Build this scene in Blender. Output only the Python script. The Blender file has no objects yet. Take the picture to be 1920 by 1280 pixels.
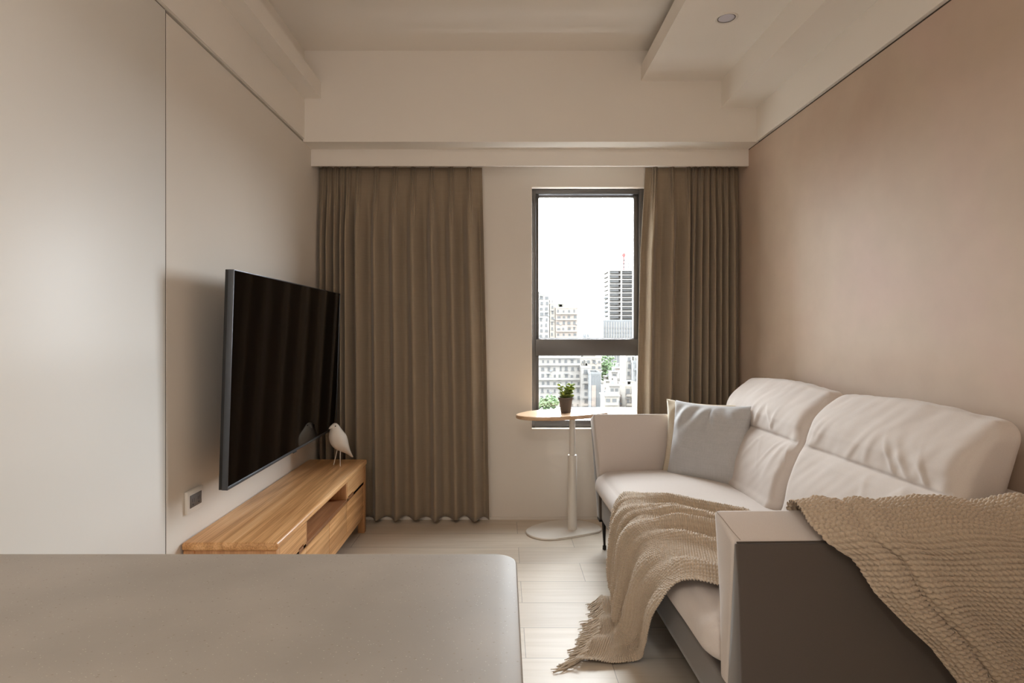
import bpy, bmesh, math, random
import numpy as np
from mathutils import Vector, Matrix, noise
random.seed(7)
sc = bpy.context.scene
col = sc.collection
R = math.radians

# ---------------------------------------------------------------- camera, sky, lights, exposure
F = 1090.0
cam = bpy.data.objects.new('camera', bpy.data.cameras.new('camera'))
col.objects.link(cam)
cam.location = (0, 0, 1.2)
cam.rotation_euler = (R(90), 0, 0)
cam.data.sensor_width = 36
cam.data.lens = 36 * F / 1920
cam.data.shift_x = 15 / 1920
cam.data.shift_y = -20 / 1920
cam.data.clip_start = 0.02
cam.data.clip_end = 9000
sc.camera = cam
sc.view_settings.view_transform = 'Standard'
sc.view_settings.look = 'None'
sc.view_settings.gamma = 1
sc.view_settings.use_curve_mapping = False
sc.view_settings.exposure = 0.0

SKY_FRONT, SKY_BACK = 39.0, 12.5   # thin overcast: the bright half lies over the city, the dim half behind the building
world = bpy.data.worlds.new('overcast sky')
sc.world = world
world.use_nodes = True
wn = world.node_tree
wn.nodes.clear()
w_out = wn.nodes.new('ShaderNodeOutputWorld')
w_bg = wn.nodes.new('ShaderNodeBackground')
w_tc = wn.nodes.new('ShaderNodeTexCoord')
w_no = wn.nodes.new('ShaderNodeTexNoise')
w_no.inputs['Scale'].default_value = 2.5
w_no.inputs['Detail'].default_value = 5
w_cr = wn.nodes.new('ShaderNodeValToRGB')
w_cr.color_ramp.elements[0].position = 0.3
w_cr.color_ramp.elements[0].color = (0.84, 0.90, 0.98, 1)
w_cr.color_ramp.elements[1].position = 0.7
w_cr.color_ramp.elements[1].color = (0.95, 0.975, 1.0, 1)
wn.links.new(w_tc.outputs['Generated'], w_no.inputs['Vector'])
wn.links.new(w_no.outputs['Fac'], w_cr.inputs['Fac'])
wn.links.new(w_cr.outputs['Color'], w_bg.inputs['Color'])
w_sx = wn.nodes.new('ShaderNodeSeparateXYZ')
wn.links.new(w_tc.outputs['Generated'], w_sx.inputs[0])
w_mr = wn.nodes.new('ShaderNodeMapRange')
w_mr.interpolation_type = 'SMOOTHSTEP'
w_mr.inputs['From Min'].default_value = -0.1
w_mr.inputs['From Max'].default_value = 0.5
w_mr.inputs['To Min'].default_value = SKY_BACK
w_mr.inputs['To Max'].default_value = SKY_FRONT
wn.links.new(w_sx.outputs['Y'], w_mr.inputs['Value'])
wn.links.new(w_mr.outputs[0], w_bg.inputs['Strength'])
wn.links.new(w_bg.outputs[0], w_out.inputs[0])

def area(name, loc, rot, sx, sy, power, color=(1, 1, 1), portal=False):
    l = bpy.data.lights.new(name, 'AREA')
    l.shape = 'RECTANGLE'
    l.size, l.size_y = sx, sy
    l.energy = power
    l.color = color
    o = bpy.data.objects.new(name, l)
    o.location = loc
    o.rotation_euler = rot
    col.objects.link(o)
    if portal:
        l.cycles.is_portal = True
    return o
area('window_portal', (0.55, 3.84, 1.35), (R(-90), 0, 0), 0.78, 1.6, 1, portal=True)
# added warm fill lights at ceiling height behind the camera, unseen
for lx in (-0.75, 0.1):
    area('rear_ceiling_fill', (lx, -1.0, 2.80), (0, 0, 0), 0.3, 0.3, 19, (1.0, 0.92, 0.82))
# added fill panel behind the camera, tilted up to brighten beam and ceiling
area('rear_fill_light', (0.2, -2.52, 1.30), (R(108), 0, 0), 1.6, 1.3, 31, (0.98, 0.98, 1.0))
sc.cycles.max_bounces = 14
sc.cycles.diffuse_bounces = 9
sc.cycles.glossy_bounces = 5
sc.cycles.transparent_max_bounces = 12
sc.cycles.sample_clamp_indirect = 6
sc.cycles.caustics_reflective = False
sc.cycles.caustics_refractive = False
sc.cycles.use_denoising = True

# ---------------------------------------------------------------- materials
def srgb(r, g, b):
    f = lambda c: (c / 255 / 12.92) if c / 255 <= 0.04045 else ((c / 255 + 0.055) / 1.055) ** 2.4
    return (f(r), f(g), f(b), 1)

class NT:
    def __init__(self, name):
        self.m = bpy.data.materials.new(name)
        self.m.use_nodes = True
        self.t = self.m.node_tree
        self.b = self.t.nodes['Principled BSDF']
    def n(self, typ, **kw):
        nd = self.t.nodes.new('ShaderNode' + typ)
        for k, v in kw.items():
            if k in nd.inputs.keys():
                nd.inputs[k].default_value = v
            else:
                setattr(nd, k, v)
        return nd
    def l(self, a, b):
        self.t.links.new(a, b)
    def coord(self, scale=(1, 1, 1)):
        tc = self.n('TexCoord')
        mp = self.n('Mapping')
        mp.inputs['Scale'].default_value = scale
        self.l(tc.outputs['Object'], mp.inputs['Vector'])
        return mp.outputs[0]
    def ramp(self, fac, stops):
        r = self.n('ValToRGB')
        els = r.color_ramp.elements
        while len(els) < len(stops):
            els.new(0.5)
        for e, (p, c) in zip(els, stops):
            e.position = p
            e.color = c
        self.l(fac, r.inputs['Fac'])
        return r.outputs['Color']
    def bump(self, h, strength=0.2, dist=0.002):
        b = self.n('Bump', Strength=strength, Distance=dist)
        self.l(h, b.inputs['Height'])
        self.l(b.outputs[0], self.b.inputs['Normal'])

def plain(name, c, rough=0.5, metal=0.0, noise_amt=0.04, nscale=6, spec=0.5, bump=0.0, bscale=200, sheen=0):
    m = NT(name)
    no = m.n('TexNoise', Scale=nscale, Detail=4.0)
    m.l(m.coord(), no.inputs['Vector'])
    lo = tuple(max(0, x * (1 - noise_amt)) for x in c[:3]) + (1,)
    hi = tuple(min(1, x * (1 + noise_amt)) for x in c[:3]) + (1,)
    m.l(m.ramp(no.outputs['Fac'], [(0.3, lo), (0.7, hi)]), m.b.inputs['Base Color'])
    m.b.inputs['Roughness'].default_value = rough
    m.b.inputs['Metallic'].default_value = metal
    m.b.inputs['Specular IOR Level'].default_value = spec
    if sheen:
        m.b.inputs['Sheen Weight'].default_value = sheen
        m.b.inputs['Sheen Roughness'].default_value = 0.5
    if bump:
        n2 = m.n('TexNoise', Scale=bscale, Detail=2.0)
        m.l(m.coord(), n2.inputs['Vector'])
        m.bump(n2.outputs['Fac'], bump, 0.001)
    return m.m

def fabric(name, c, sc1=900, amt=0.10, rough=0.9, sheen=0.15, bump=0.35, sxz=(1, 1, 1), slub=0.0):
    m = NT(name)
    co = m.coord(sxz)
    a = m.n('TexNoise', Scale=sc1, Detail=2.0)
    m.l(co, a.inputs['Vector'])
    cr = m.ramp(a.outputs['Fac'], [(0.25, tuple(x * (1 - amt) for x in c[:3]) + (1,)), (0.75, tuple(x * (1 + amt) for x in c[:3]) + (1,))])
    if slub:
        b = m.n('TexNoise', Scale=1.0, Detail=3.0)
        mp = m.coord((260, 260, 9)); m.l(mp, b.inputs['Vector'])
        d = m.n('TexNoise', Scale=1.0, Detail=3.0)
        m.l(m.coord((8, 8, 330)), d.inputs['Vector'])
        mx = m.n('Math', operation='ADD'); m.l(b.outputs['Fac'], mx.inputs[0]); m.l(d.outputs['Fac'], mx.inputs[1])
        rr = m.n('MapRange'); m.l(mx.outputs[0], rr.inputs['Value'])
        rr.inputs['From Min'].default_value = 0.7; rr.inputs['From Max'].default_value = 1.3
        rr.inputs['To Min'].default_value = 1 - slub; rr.inputs['To Max'].default_value = 1 + slub
        vm = m.n('VectorMath', operation='MULTIPLY')
        m.l(cr, vm.inputs[0]); m.l(rr.outputs[0], vm.inputs[1])
        cr = vm.outputs[0]
    m.l(cr, m.b.inputs['Base Color'])
    m.b.inputs['Roughness'].default_value = rough
    m.b.inputs['Specular IOR Level'].default_value = 0.25
    m.b.inputs['Sheen Weight'].default_value = sheen
    m.bump(a.outputs['Fac'], bump, 0.0006)
    return m.m

def wood(name, axis='Y', dark=srgb(184, 132, 84), mid=srgb(228, 178, 124), light=srgb(243, 204, 158), rough=0.36, boards=0.0):
    m = NT(name)
    s = {'X': (0.5, 9, 9), 'Y': (9, 0.5, 9), 'Z': (9, 9, 0.5)}[axis]
    # cathedral figure: rings of a strongly stretched distorted noise
    n1 = m.n('TexNoise', Scale=0.55, Detail=2.0, Distortion=0.9)
    m.l(m.coord(s), n1.inputs['Vector'])
    mul = m.n('Math', operation='MULTIPLY'); mul.inputs[1].default_value = 15
    m.l(n1.outputs['Fac'], mul.inputs[0])
    fr = m.n('Math', operation='PINGPONG'); fr.inputs[1].default_value = 1.0
    m.l(mul.outputs[0], fr.inputs[0])
    s2 = {'X': (3, 260, 260), 'Y': (260, 3, 260), 'Z': (260, 260, 3)}[axis]
    n2 = m.n('TexNoise', Scale=1.0, Detail=4.0)
    m.l(m.coord(s2), n2.inputs['Vector'])
    ad = m.n('Math', operation='MULTIPLY_ADD'); ad.inputs[1].default_value = 0.34
    m.l(fr.outputs[0], ad.inputs[0]); m.l(n2.outputs['Fac'], ad.inputs[2])
    c = m.ramp(ad.outputs[0], [(0.28, light), (0.58, mid), (0.95, dark)])
    m.l(c, m.b.inputs['Base Color'])
    m.b.inputs['Roughness'].default_value = rough
    m.b.inputs['Specular IOR Level'].default_value = 0.45
    m.bump(n2.outputs['Fac'], 0.12, 0.0006)
    return m.m

def plank_floor():
    m = NT('pale oak planks')
    tc = m.n('TexCoord'); sp = m.n('SeparateXYZ')
    m.l(tc.outputs['Object'], sp.inputs[0])
    def M(op, a, b=None, c=None):
        nd = m.n('Math', operation=op)
        for i, v in enumerate((a, b, c)):
            if v is None: continue
            if isinstance(v, (int, float)): nd.inputs[i].default_value = v
            else: m.l(v, nd.inputs[i])
        return nd.outputs[0]
    PW, PL = 0.2175, 1.24
    yr = M('DIVIDE', M('SUBTRACT', sp.outputs['Y'], 2.1325 - 20 * PW), PW)
    row = M('FLOOR', yr); fy = M('FRACT', yr)
    par = M('MODULO', row, 2.0)
    off = M('MULTIPLY_ADD', par, 0.31, 0.08)
    xr = M('DIVIDE', M('SUBTRACT', M('ADD', sp.outputs['X'], 20 * PL), off), PL)
    ci = M('FLOOR', xr); fx = M('FRACT', xr)
    cid = m.n('CombineXYZ'); m.l(ci, cid.inputs[0]); m.l(row, cid.inputs[1])
    wn_ = m.n('TexWhiteNoise'); m.l(cid.outputs[0], wn_.inputs['Vector'])
    # grain, shifted for each board
    vadd = m.n('VectorMath', operation='MULTIPLY_ADD')
    m.l(wn_.outputs['Color'], vadd.inputs[0]); vadd.inputs[1].default_value = (7, 7, 7)
    m.l(tc.outputs['Object'], vadd.inputs[2])
    mp = m.n('Mapping'); mp.inputs['Scale'].default_value = (1.4, 26, 1)
    m.l(vadd.outputs[0], mp.inputs['Vector'])
    g = m.n('TexNoise', Scale=1.6, Detail=6.0, Distortion=0.6); m.l(mp.outputs[0], g.inputs['Vector'])
    c = m.ramp(g.outputs['Fac'], [(0.25, srgb(203, 189, 170)), (0.5, srgb(211, 198, 181)), (0.75, srgb(218, 206, 190))])
    tone = m.n('MapRange'); m.l(wn_.outputs['Value'], tone.inputs['Value'])
    tone.inputs['To Min'].default_value = 0.88; tone.inputs['To Max'].default_value = 1.06
    # narrow joints
    ey = M('MULTIPLY', M('MINIMUM', fy, M('SUBTRACT', 1.0, fy)), PW)
    ex = M('MULTIPLY', M('MINIMUM', fx, M('SUBTRACT', 1.0, fx)), PL)
    e = M('MINIMUM', ey, ex)
    jt = m.n('MapRange'); m.l(e, jt.inputs['Value'])
    jt.inputs['From Min'].default_value = 0.0006; jt.inputs['From Max'].default_value = 0.0016
    jt.inputs['To Min'].default_value = 0.42; jt.inputs['To Max'].default_value = 1.0
    tt = M('MULTIPLY', tone.outputs[0], jt.outputs[0])
    vm = m.n('VectorMath', operation='MULTIPLY'); m.l(c, vm.inputs[0]); m.l(tt, vm.inputs[1])
    m.l(vm.outputs[0], m.b.inputs['Base Color'])
    m.b.inputs['Roughness'].default_value = 0.42
    m.b.inputs['Specular IOR Level'].default_value = 0.5
    hs = M('ADD', M('MULTIPLY', jt.outputs[0], 1.0), M('MULTIPLY', g.outputs['Fac'], 0.12))
    m.bump(hs, 0.35, 0.001)
    return m.m

def plaster():
    m = NT('limewash plaster')
    a = m.n('TexNoise', Scale=1.3, Detail=5.0, Distortion=0.5); m.l(m.coord(), a.inputs['Vector'])
    c = m.ramp(a.outputs['Fac'], [(0.3, srgb(186, 163, 145)), (0.5, srgb(191, 171, 152)), (0.7, srgb(194, 169, 154))])
    b = m.n('TexNoise', Scale=9.0, Detail=6.0); m.l(m.coord(), b.inputs['Vector'])
    rr = m.n('MapRange'); m.l(b.outputs['Fac'], rr.inputs['Value'])
    rr.inputs['From Min'].default_value = 0.3; rr.inputs['From Max'].default_value = 0.7
    rr.inputs['To Min'].default_value = 0.965; rr.inputs['To Max'].default_value = 1.03
    vm = m.n('VectorMath', operation='MULTIPLY'); m.l(c, vm.inputs[0]); m.l(rr.outputs[0], vm.inputs[1])
    m.l(vm.outputs[0], m.b.inputs['Base Color'])
    m.b.inputs['Roughness'].default_value = 0.6
    m.b.inputs['Specular IOR Level'].default_value = 0.35
    m.bump(b.outputs['Fac'], 0.08, 0.002)
    return m.m

def stone():
    m = NT('speckled grey stone')
    a = m.n('TexNoise', Scale=5.0, Detail=6.0); m.l(m.coord(), a.inputs['Vector'])
    c = m.ramp(a.outputs['Fac'], [(0.3, srgb(141, 134, 126)), (0.7, srgb(159, 151, 142))])
    def specks(scale, thr, colr, cin, soft=0.06):
        v = m.n('TexVoronoi', Scale=scale); m.l(m.coord((1, 1.4, 1)), v.inputs['Vector'])
        nz = m.n('TexWhiteNoise'); m.l(v.outputs['Color'], nz.inputs['Vector'])
        r = m.n('MapRange'); m.l(v.outputs['Distance'], r.inputs['Value'])
        r.inputs['From Min'].default_value = 0.14; r.inputs['From Max'].default_value = 0.22
        r.inputs['To Min'].default_value = 1; r.inputs['To Max'].default_value = 0
        g = m.n('Math', operation='GREATER_THAN'); g.inputs[1].default_value = thr
        m.l(nz.outputs['Value'], g.inputs[0])
        mu = m.n('Math', operation='MULTIPLY'); m.l(r.outputs[0], mu.inputs[0]); m.l(g.outputs[0], mu.inputs[1])
        mx = m.n('Mix', data_type='RGBA'); m.l(mu.outputs[0], mx.inputs[0]); m.l(cin, mx.inputs[6])
        mx.inputs[7].default_value = colr
        return mx.outputs[2]
    c = specks(170, 0.80, srgb(132, 122, 110), c)
    c = specks(420, 0.6, srgb(143, 134, 122), c)
    c = specks(300, 0.86, srgb(180, 172, 160), c)
    m.l(c, m.b.inputs['Base Color'])
    m.b.inputs['Roughness'].default_value = 0.5
    m.b.inputs['Specular IOR Level'].default_value = 0.22
    return m.m

def glass_mat():
    m = NT('clear window glass')
    t = m.t
    out = t.nodes['Material Output']
    tr = m.n('BsdfTransparent'); tr.inputs[0].default_value = (0.96, 0.975, 0.97, 1)
    gl = m.n('BsdfGlossy'); gl.inputs['Roughness'].default_value = 0.01
    fr = m.n('Fresnel')
    ge = m.n('NewGeometry'); ior = m.n('MapRange')   # straight-through pane: same reflectance from both of its faces
    ior.inputs['To Min'].default_value = 1.45; ior.inputs['To Max'].default_value = 1 / 1.45
    m.l(ge.outputs['Backfacing'], ior.inputs['Value']); m.l(ior.outputs[0], fr.inputs[0])
    mx = m.n('MixShader')
    m.l(fr.outputs[0], mx.inputs[0]); m.l(tr.outputs[0], mx.inputs[1]); m.l(gl.outputs[0], mx.inputs[2])
    m.l(mx.outputs[0], out.inputs[0])
    return m.m

M_wall = plain('warm grey paint', srgb(222, 215, 206), 0.75, noise_amt=0.012, nscale=2, spec=0.3)
M_ceil = plain('ceiling paint', srgb(233, 227, 219), 0.85, noise_amt=0.012, nscale=2, spec=0.2)
M_panel = plain('satin door panel', srgb(227, 224, 219), 0.45, noise_amt=0.01, nscale=2, spec=0.4)
M_gap = plain('dark gap', srgb(60, 50, 42), 0.8)
M_plaster = plaster()
M_floor = plank_floor()
M_stone = stone()
M_glass = glass_mat()
M_frame = plain('grey aluminium', srgb(98, 95, 93), 0.38, metal=0.45, noise_amt=0.02)
M_bead = plain('white corner bead', srgb(236, 226, 214), 0.5)
M_curtain = fabric('brown linen', srgb(150, 134, 114), 700, 0.10, slub=0.07, sheen=0.2, bump=0.4)
M_sofa = fabric('greige sofa weave', srgb(203, 193, 186), 800, 0.07, sheen=0.25, bump=0.25)
M_shell = fabric('grey brown suede', srgb(78, 68, 61), 500, 0.05, sheen=0.5, bump=0.12, rough=0.8)
M_shellseam = plain('dark seam thread', srgb(70, 60, 52), 0.9)
M_sofaseam = fabric('greige seam thread', srgb(170, 157, 146), 800, 0.07)
M_pil_g = fabric('blue grey cushion linen', srgb(182, 181, 181), 900, 0.10, slub=0.06)
M_pil_b = fabric('cream cushion linen', srgb(202, 190, 170), 900, 0.08, slub=0.06)
M_knit = fabric('oatmeal wool', srgb(186, 168, 147), 500, 0.14, sheen=0.4, bump=0.6)
M_oakY = wood('oak along', 'Y')
M_oakX = wood('oak across', 'X')
M_oakZ = wood('oak upright', 'Z', dark=srgb(178, 128, 84), mid=srgb(202, 152, 106), light=srgb(218, 174, 128))
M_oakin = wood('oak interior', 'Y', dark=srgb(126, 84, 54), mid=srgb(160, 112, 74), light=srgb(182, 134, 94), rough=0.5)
M_topwood = wood('table top ash', 'X', dark=srgb(188, 152, 118), mid=srgb(206, 174, 142), light=srgb(222, 194, 166), rough=0.3)
M_white = plain('white powder coat', srgb(222, 216, 207), 0.42, noise_amt=0.01)
M_bird = plain('matt white lacquer', srgb(228, 222, 214), 0.5, noise_amt=0.01)
M_black = plain('black lacquer', srgb(14, 13, 13), 0.25)
M_tvbez = plain('brushed dark metal', srgb(84, 86, 90), 0.35, metal=0.6, noise_amt=0.03, nscale=40)
M_tvback = plain('tv black plastic', srgb(24, 23, 23), 0.5)
M_screen = plain('tv screen', srgb(4, 2, 2), 0.05, spec=0.17)
M_plate = plain('socket plate', srgb(226, 221, 214), 0.4)
M_insert = plain('socket insert', srgb(92, 84, 78), 0.45)
M_slot = plain('socket slot', srgb(20, 18, 17), 0.6)
M_pot = plain('grey brown pot', srgb(84, 74, 68), 0.8, bump=0.2)
M_soil = plain('soil', srgb(52, 40, 30), 1.0, noise_amt=0.4, nscale=90)
def leafmat(name, a, b):
    m = NT(name)
    no = m.n('TexNoise', Scale=60.0, Detail=2.0); m.l(m.coord(), no.inputs['Vector'])
    m.l(m.ramp(no.outputs['Fac'], [(0.35, a), (0.65, b)]), m.b.inputs['Base Color'])
    m.b.inputs['Roughness'].default_value = 0.35
    tl = m.n('BsdfTranslucent'); tl.inputs[0].default_value = b
    mx = m.n('MixShader'); mx.inputs[0].default_value = 0.35
    m.l(m.b.outputs[0], mx.inputs[1]); m.l(tl.outputs[0], mx.inputs[2])
    m.l(mx.outputs[0], m.t.nodes['Material Output'].inputs[0])
    return m.m
M_leaf = leafmat('succulent leaf', srgb(86, 112, 40), srgb(168, 178, 84))
M_leg = plain('black steel', srgb(34, 30, 28), 0.35, metal=0.6)
M_lamp = plain('frosted lamp lens', srgb(206, 204, 214), 0.35)

# ---------------------------------------------------------------- mesh helpers
def tag(o, label=None, cat=None, group=None, kind=None):
    for k, v in (('label', label), ('category', cat), ('group', group), ('kind', kind)):
        if v: o[k] = v
    return o
def empty(name, label, cat, loc=(0, 0, 0), rz=0, group=None):
    o = bpy.data.objects.new(name, None)
    o.location = loc; o.rotation_euler = (0, 0, rz)
    o.empty_display_size = 0.05
    col.objects.link(o)
    return tag(o, label, cat, group)
def pmat(p):
    m = Matrix.LocRotScale(p.location, p.rotation_euler, p.scale)
    if p.parent: m = pmat(p.parent) @ p.matrix_parent_inverse @ m
    return m
def link(name, me, mat, parent=None, local=False, smooth=True, label=None):
    o = bpy.data.objects.new(name, me)
    col.objects.link(o)
    if mat: me.materials.append(mat)
    if parent is not None:
        o.parent = parent
        if not local: o.matrix_parent_inverse = pmat(parent).inverted()
    if smooth:
        me.polygons.foreach_set('use_smooth', [True] * len(me.polygons))
    if label: o['label'] = label
    return o
def from_bm(name, bm, mat, parent=None, local=False, smooth=True, label=None, angle=None):
    me = bpy.data.meshes.new(name)
    bmesh.ops.recalc_face_normals(bm, faces=bm.faces)
    bm.to_mesh(me); bm.free()
    o = link(name, me, mat, parent, local, smooth, label)
    if smooth: me.set_sharp_from_angle(angle=R(angle or 35))
    return o
def box_bm(bm, x0, x1, y0, y1, z0, z1, bev=0.0, seg=2):
    r = bmesh.ops.create_cube(bm, size=1)
    for v in r['verts']:
        v.co = Vector((x0 + (v.co.x + .5) * (x1 - x0), y0 + (v.co.y + .5) * (y1 - y0), z0 + (v.co.z + .5) * (z1 - z0)))
    if bev:
        es = list({e for v in r['verts'] for e in v.link_edges})
        bmesh.ops.bevel(bm, geom=es, offset=bev, segments=seg, profile=0.5, affect='EDGES')
def boxes(name, lst, mat, parent=None, bev=0.0, local=False, label=None, seg=2):
    bm = bmesh.new()
    for b in lst: box_bm(bm, *b, bev=bev, seg=seg)
    return from_bm(name, bm, mat, parent, local, smooth=bev > 0, label=label)
def lathe_bm(bm, prof, c=(0, 0), n=48, z0=0, cap=True):
    rings = []
    for r, z in prof:
        rings.append([bm.verts.new((c[0] + r * math.cos(2 * math.pi * i / n), c[1] + r * math.sin(2 * math.pi * i / n), z0 + z)) for i in range(n)])
    for a, b in zip(rings, rings[1:]):
        for i in range(n):
            bm.faces.new((a[i], a[(i + 1) % n], b[(i + 1) % n], b[i]))
    if cap:
        bm.faces.new(rings[0][::-1]); bm.faces.new(rings[-1])
def tube_bm(bm, pts, rad, n=10):
    pts = [Vector(p) for p in pts]
    rads = rad if isinstance(rad, (list, tuple)) else [rad] * len(pts)
    rings = []
    up = Vector((0.13, 0.31, 0.94))
    for i, p in enumerate(pts):
        d = (pts[min(i + 1, len(pts) - 1)] - pts[max(i - 1, 0)]).normalized()
        a = d.cross(up)
        if a.length < 1e-3: a = d.cross(Vector((1, 0, 0)))
        a.normalize(); b = d.cross(a)
        rings.append([bm.verts.new(p + rads[i] * (a * math.cos(2 * math.pi * k / n) + b * math.sin(2 * math.pi * k / n))) for k in range(n)])
    for a, b in zip(rings, rings[1:]):
        for k in range(n):
            bm.faces.new((a[k], a[(k + 1) % n], b[(k + 1) % n], b[k]))
    bm.faces.new(rings[0][::-1]); bm.faces.new(rings[-1])
def prism_bm(bm, outline, z0, z1, bev=0.0, seg=3):
    vs = [bm.verts.new((x, y, z0)) for x, y in outline]
    f = bm.faces.new(vs)
    r = bmesh.ops.extrude_face_region(bm, geom=[f])
    nv = [e for e in r['geom'] if isinstance(e, bmesh.types.BMVert)]
    for v in nv: v.co.z = z1
    if bev:
        s = set(nv); s0 = set(vs)
        es = [e for e in bm.edges if (e.verts[0] in s and e.verts[1] in s) or (e.verts[0] in s0 and e.verts[1] in s0)]
        bmesh.ops.bevel(bm, geom=es, offset=bev, segments=seg, profile=0.5, affect='EDGES')
def closed_spline(ctrl, n=12):
    m = len(ctrl)
    cx = sum(p[0] for p in ctrl) / m; cy = sum(p[1] for p in ctrl) / m
    ctrl = [(cx + (x - cx) * 1.045, cy + (y - cy) * 1.045) for x, y in ctrl]
    out = []
    for i in range(m):
        p0, p1, p2, p3 = (Vector(ctrl[(i + k - 1) % m]) for k in range(4))
        for j in range(n):
            t = j / n
            q = ((1 - t) ** 3 * p0 + (3 * t ** 3 - 6 * t * t + 4) * p1 + (-3 * t ** 3 + 3 * t * t + 3 * t + 1) * p2 + t ** 3 * p3) / 6
            out.append((q.x, q.y))
    return out
def soft_box(name, half, rad, func, mat, parent, cuts=24, local=True, label=None, dens=(1, 1, 1)):
    """rounded box on an even grid; func(p, q) -> final point (p in -1..1, q rounded metric point)"""
    N = [max(4, int(cuts * d)) for d in dens]
    bm = bmesh.new(); grid = {}
    def V(i, j, k):
        key = (i, j, k)
        if key in grid: return grid[key]
        p = Vector((2 * i / N[0] - 1, 2 * j / N[1] - 1, 2 * k / N[2] - 1))
        q = Vector((p[a] * half[a] for a in range(3)))
        inn = Vector((max(-(half[a] - rad), min(half[a] - rad, q[a])) for a in range(3)))
        d = q - inn
        if d.length > 1e-9:
            mx = max(abs(x) for x in d)
            q = inn + d.normalized() * mx
        grid[key] = bm.verts.new(func(p, q))
        return grid[key]
    for a in range(3):
        b, c = (a + 1) % 3, (a + 2) % 3
        for side in (0, N[a]):
            for i in range(N[b]):
                for j in range(N[c]):
                    vs = []
                    for di, dj in ((0, 0), (1, 0), (1, 1), (0, 1)):
                        key = [0, 0, 0]; key[a] = side; key[b] = i + di; key[c] = j + dj
                        vs.append(V(*key))
                    bm.faces.new(vs if side else vs[::-1])
    return from_bm(name, bm, mat, parent, local, True, label, angle=180)
def smooth01(x):
    x = max(0.0, min(1.0, x)); return x * x * (3 - 2 * x)
def lerp(a, b, t): return a + (b - a) * t
def interp(x, tab):
    if x <= tab[0][0]: return tab[0][1]
    for (x0, y0), (x1, y1) in zip(tab, tab[1:]):
        if x <= x1: return y0 + (y1 - y0) * (x - x0) / (x1 - x0)
    return tab[-1][1]

# ---------------------------------------------------------------- room shell
XL, XR, YB, YR = -1.175, 1.49, 3.705, -2.6
CEIL = 2.838
def struct(name, lst, mat, bev=0.0, parent=None):
    o = boxes(name, lst, mat, parent, bev)
    if parent is None: o['kind'] = 'structure'
    return o
struct('floor', [(XL - .12, XR + .12, YR - .1, YB + .2, -0.1, 0)], M_floor)
WX0, WX1, WZ0, WZ1 = 0.173, 0.93, 0.572, 2.12
struct('wall_back', [(XL - .12, WX0, YB, YB + .17, 0, CEIL + .1), (WX1, XR + .12, YB, YB + .17, 0, CEIL + .1),
                     (WX0, WX1, YB, YB + .17, 0, WZ0), (WX0, WX1, YB, YB + .17, WZ1, CEIL + .1)], M_wall)
struct('wall_left', [(XL - .12, XL, 2.0235, YB, 0, 2.305), (XL - .12, XL, YR, YB, 2.318, CEIL + .1),
                     (XL - .12, XL - .045, YR, YB, 0, CEIL), (XL - .12, XL, YR, -0.2, 0, 2.305)], M_wall)
struct('wall_right', [(XR, XR + .12, YR, YB, 0, 2.300), (XR + .03, XR + .12, YR, YB, 2.3, CEIL + .1)], M_plaster)
struct('wall_front', [(XL - .12, XR + .12, YR - .12, YR, 0, CEIL + .1)], M_wall)
struct('ceiling', [(XL - .12, XR + .12, YR - .1, YB + .2, CEIL, CEIL + .12)], M_ceil)
d1 = tag(boxes('door_1', [(XL - .04, XL - .001, 0.905, 2.020, 0.004, 2.314)], M_panel, bev=0.0015), kind='structure')
d2 = tag(boxes('door_2', [(XL - .04, XL - .001, -0.19, 0.901, 0.004, 2.314)], M_panel, bev=0.0015), kind='structure')
# beam with the curtain pocket in front of the window wall
struct('trim_1', [(XL, XR, 3.40, YB, 2.305, CEIL)], M_ceil, bev=0.0)
struct('trim_2', [(XL, XR, 3.54, 3.556, 2.204, 2.305)], M_ceil)
# unseen pier added outside, left of the window, to shade the right wall
struct('wall_shade_pier', [(-0.7, 0.12, YB + .17, YB + .75, -3.0, 4.0)], M_wall)
struct('trim_9', [(XL - .05, XL - .0016, 2.0202, 2.0234, 0, 2.314), (XL - .05, XL - .004, -0.2, 2.02, 2.3142, 2.3179), (XL - .05, XL - .0006, .9010, .9050, 0, 2.314)], M_gap)
# upper band of the left wall and its small shadow reveal
struct('trim_3', [(XL, XL + .008, YR, 3.40, 2.322, CEIL)], M_ceil)
# right bulkhead band above the black shadow gap
struct('trim_4', [(XR - .014, XR + .03, YR, 3.40, 2.309, CEIL)], M_ceil)
struct('trim_5', [(XR + .004, XR + .03, YR, 3.70, 2.29, 2.312)], M_gap)
# left floating ledge with an upstand (light cove)
struct('trim_6', [(XL + .008, -1.07, YR, 3.40, 2.557, 2.575), (-1.088, -1.07, YR, 3.40, 2.575, 2.651)], M_ceil)
# right ceiling drop: floating wide shelf, then the lower box against the wall
struct('trim_7', [(0.802, 1.27, YR, 3.40, 2.66, 2.678), (0.802, 0.82, YR, 3.40, 2.678, 2.754)], M_ceil)
struct('trim_8', [(1.27, XR - .014, YR, 3.40, 2.504, CEIL)], M_ceil)
struct('baseboard_back', [(XL, XR, YB - .008, YB, 0, 0.018)], M_wall)

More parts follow.
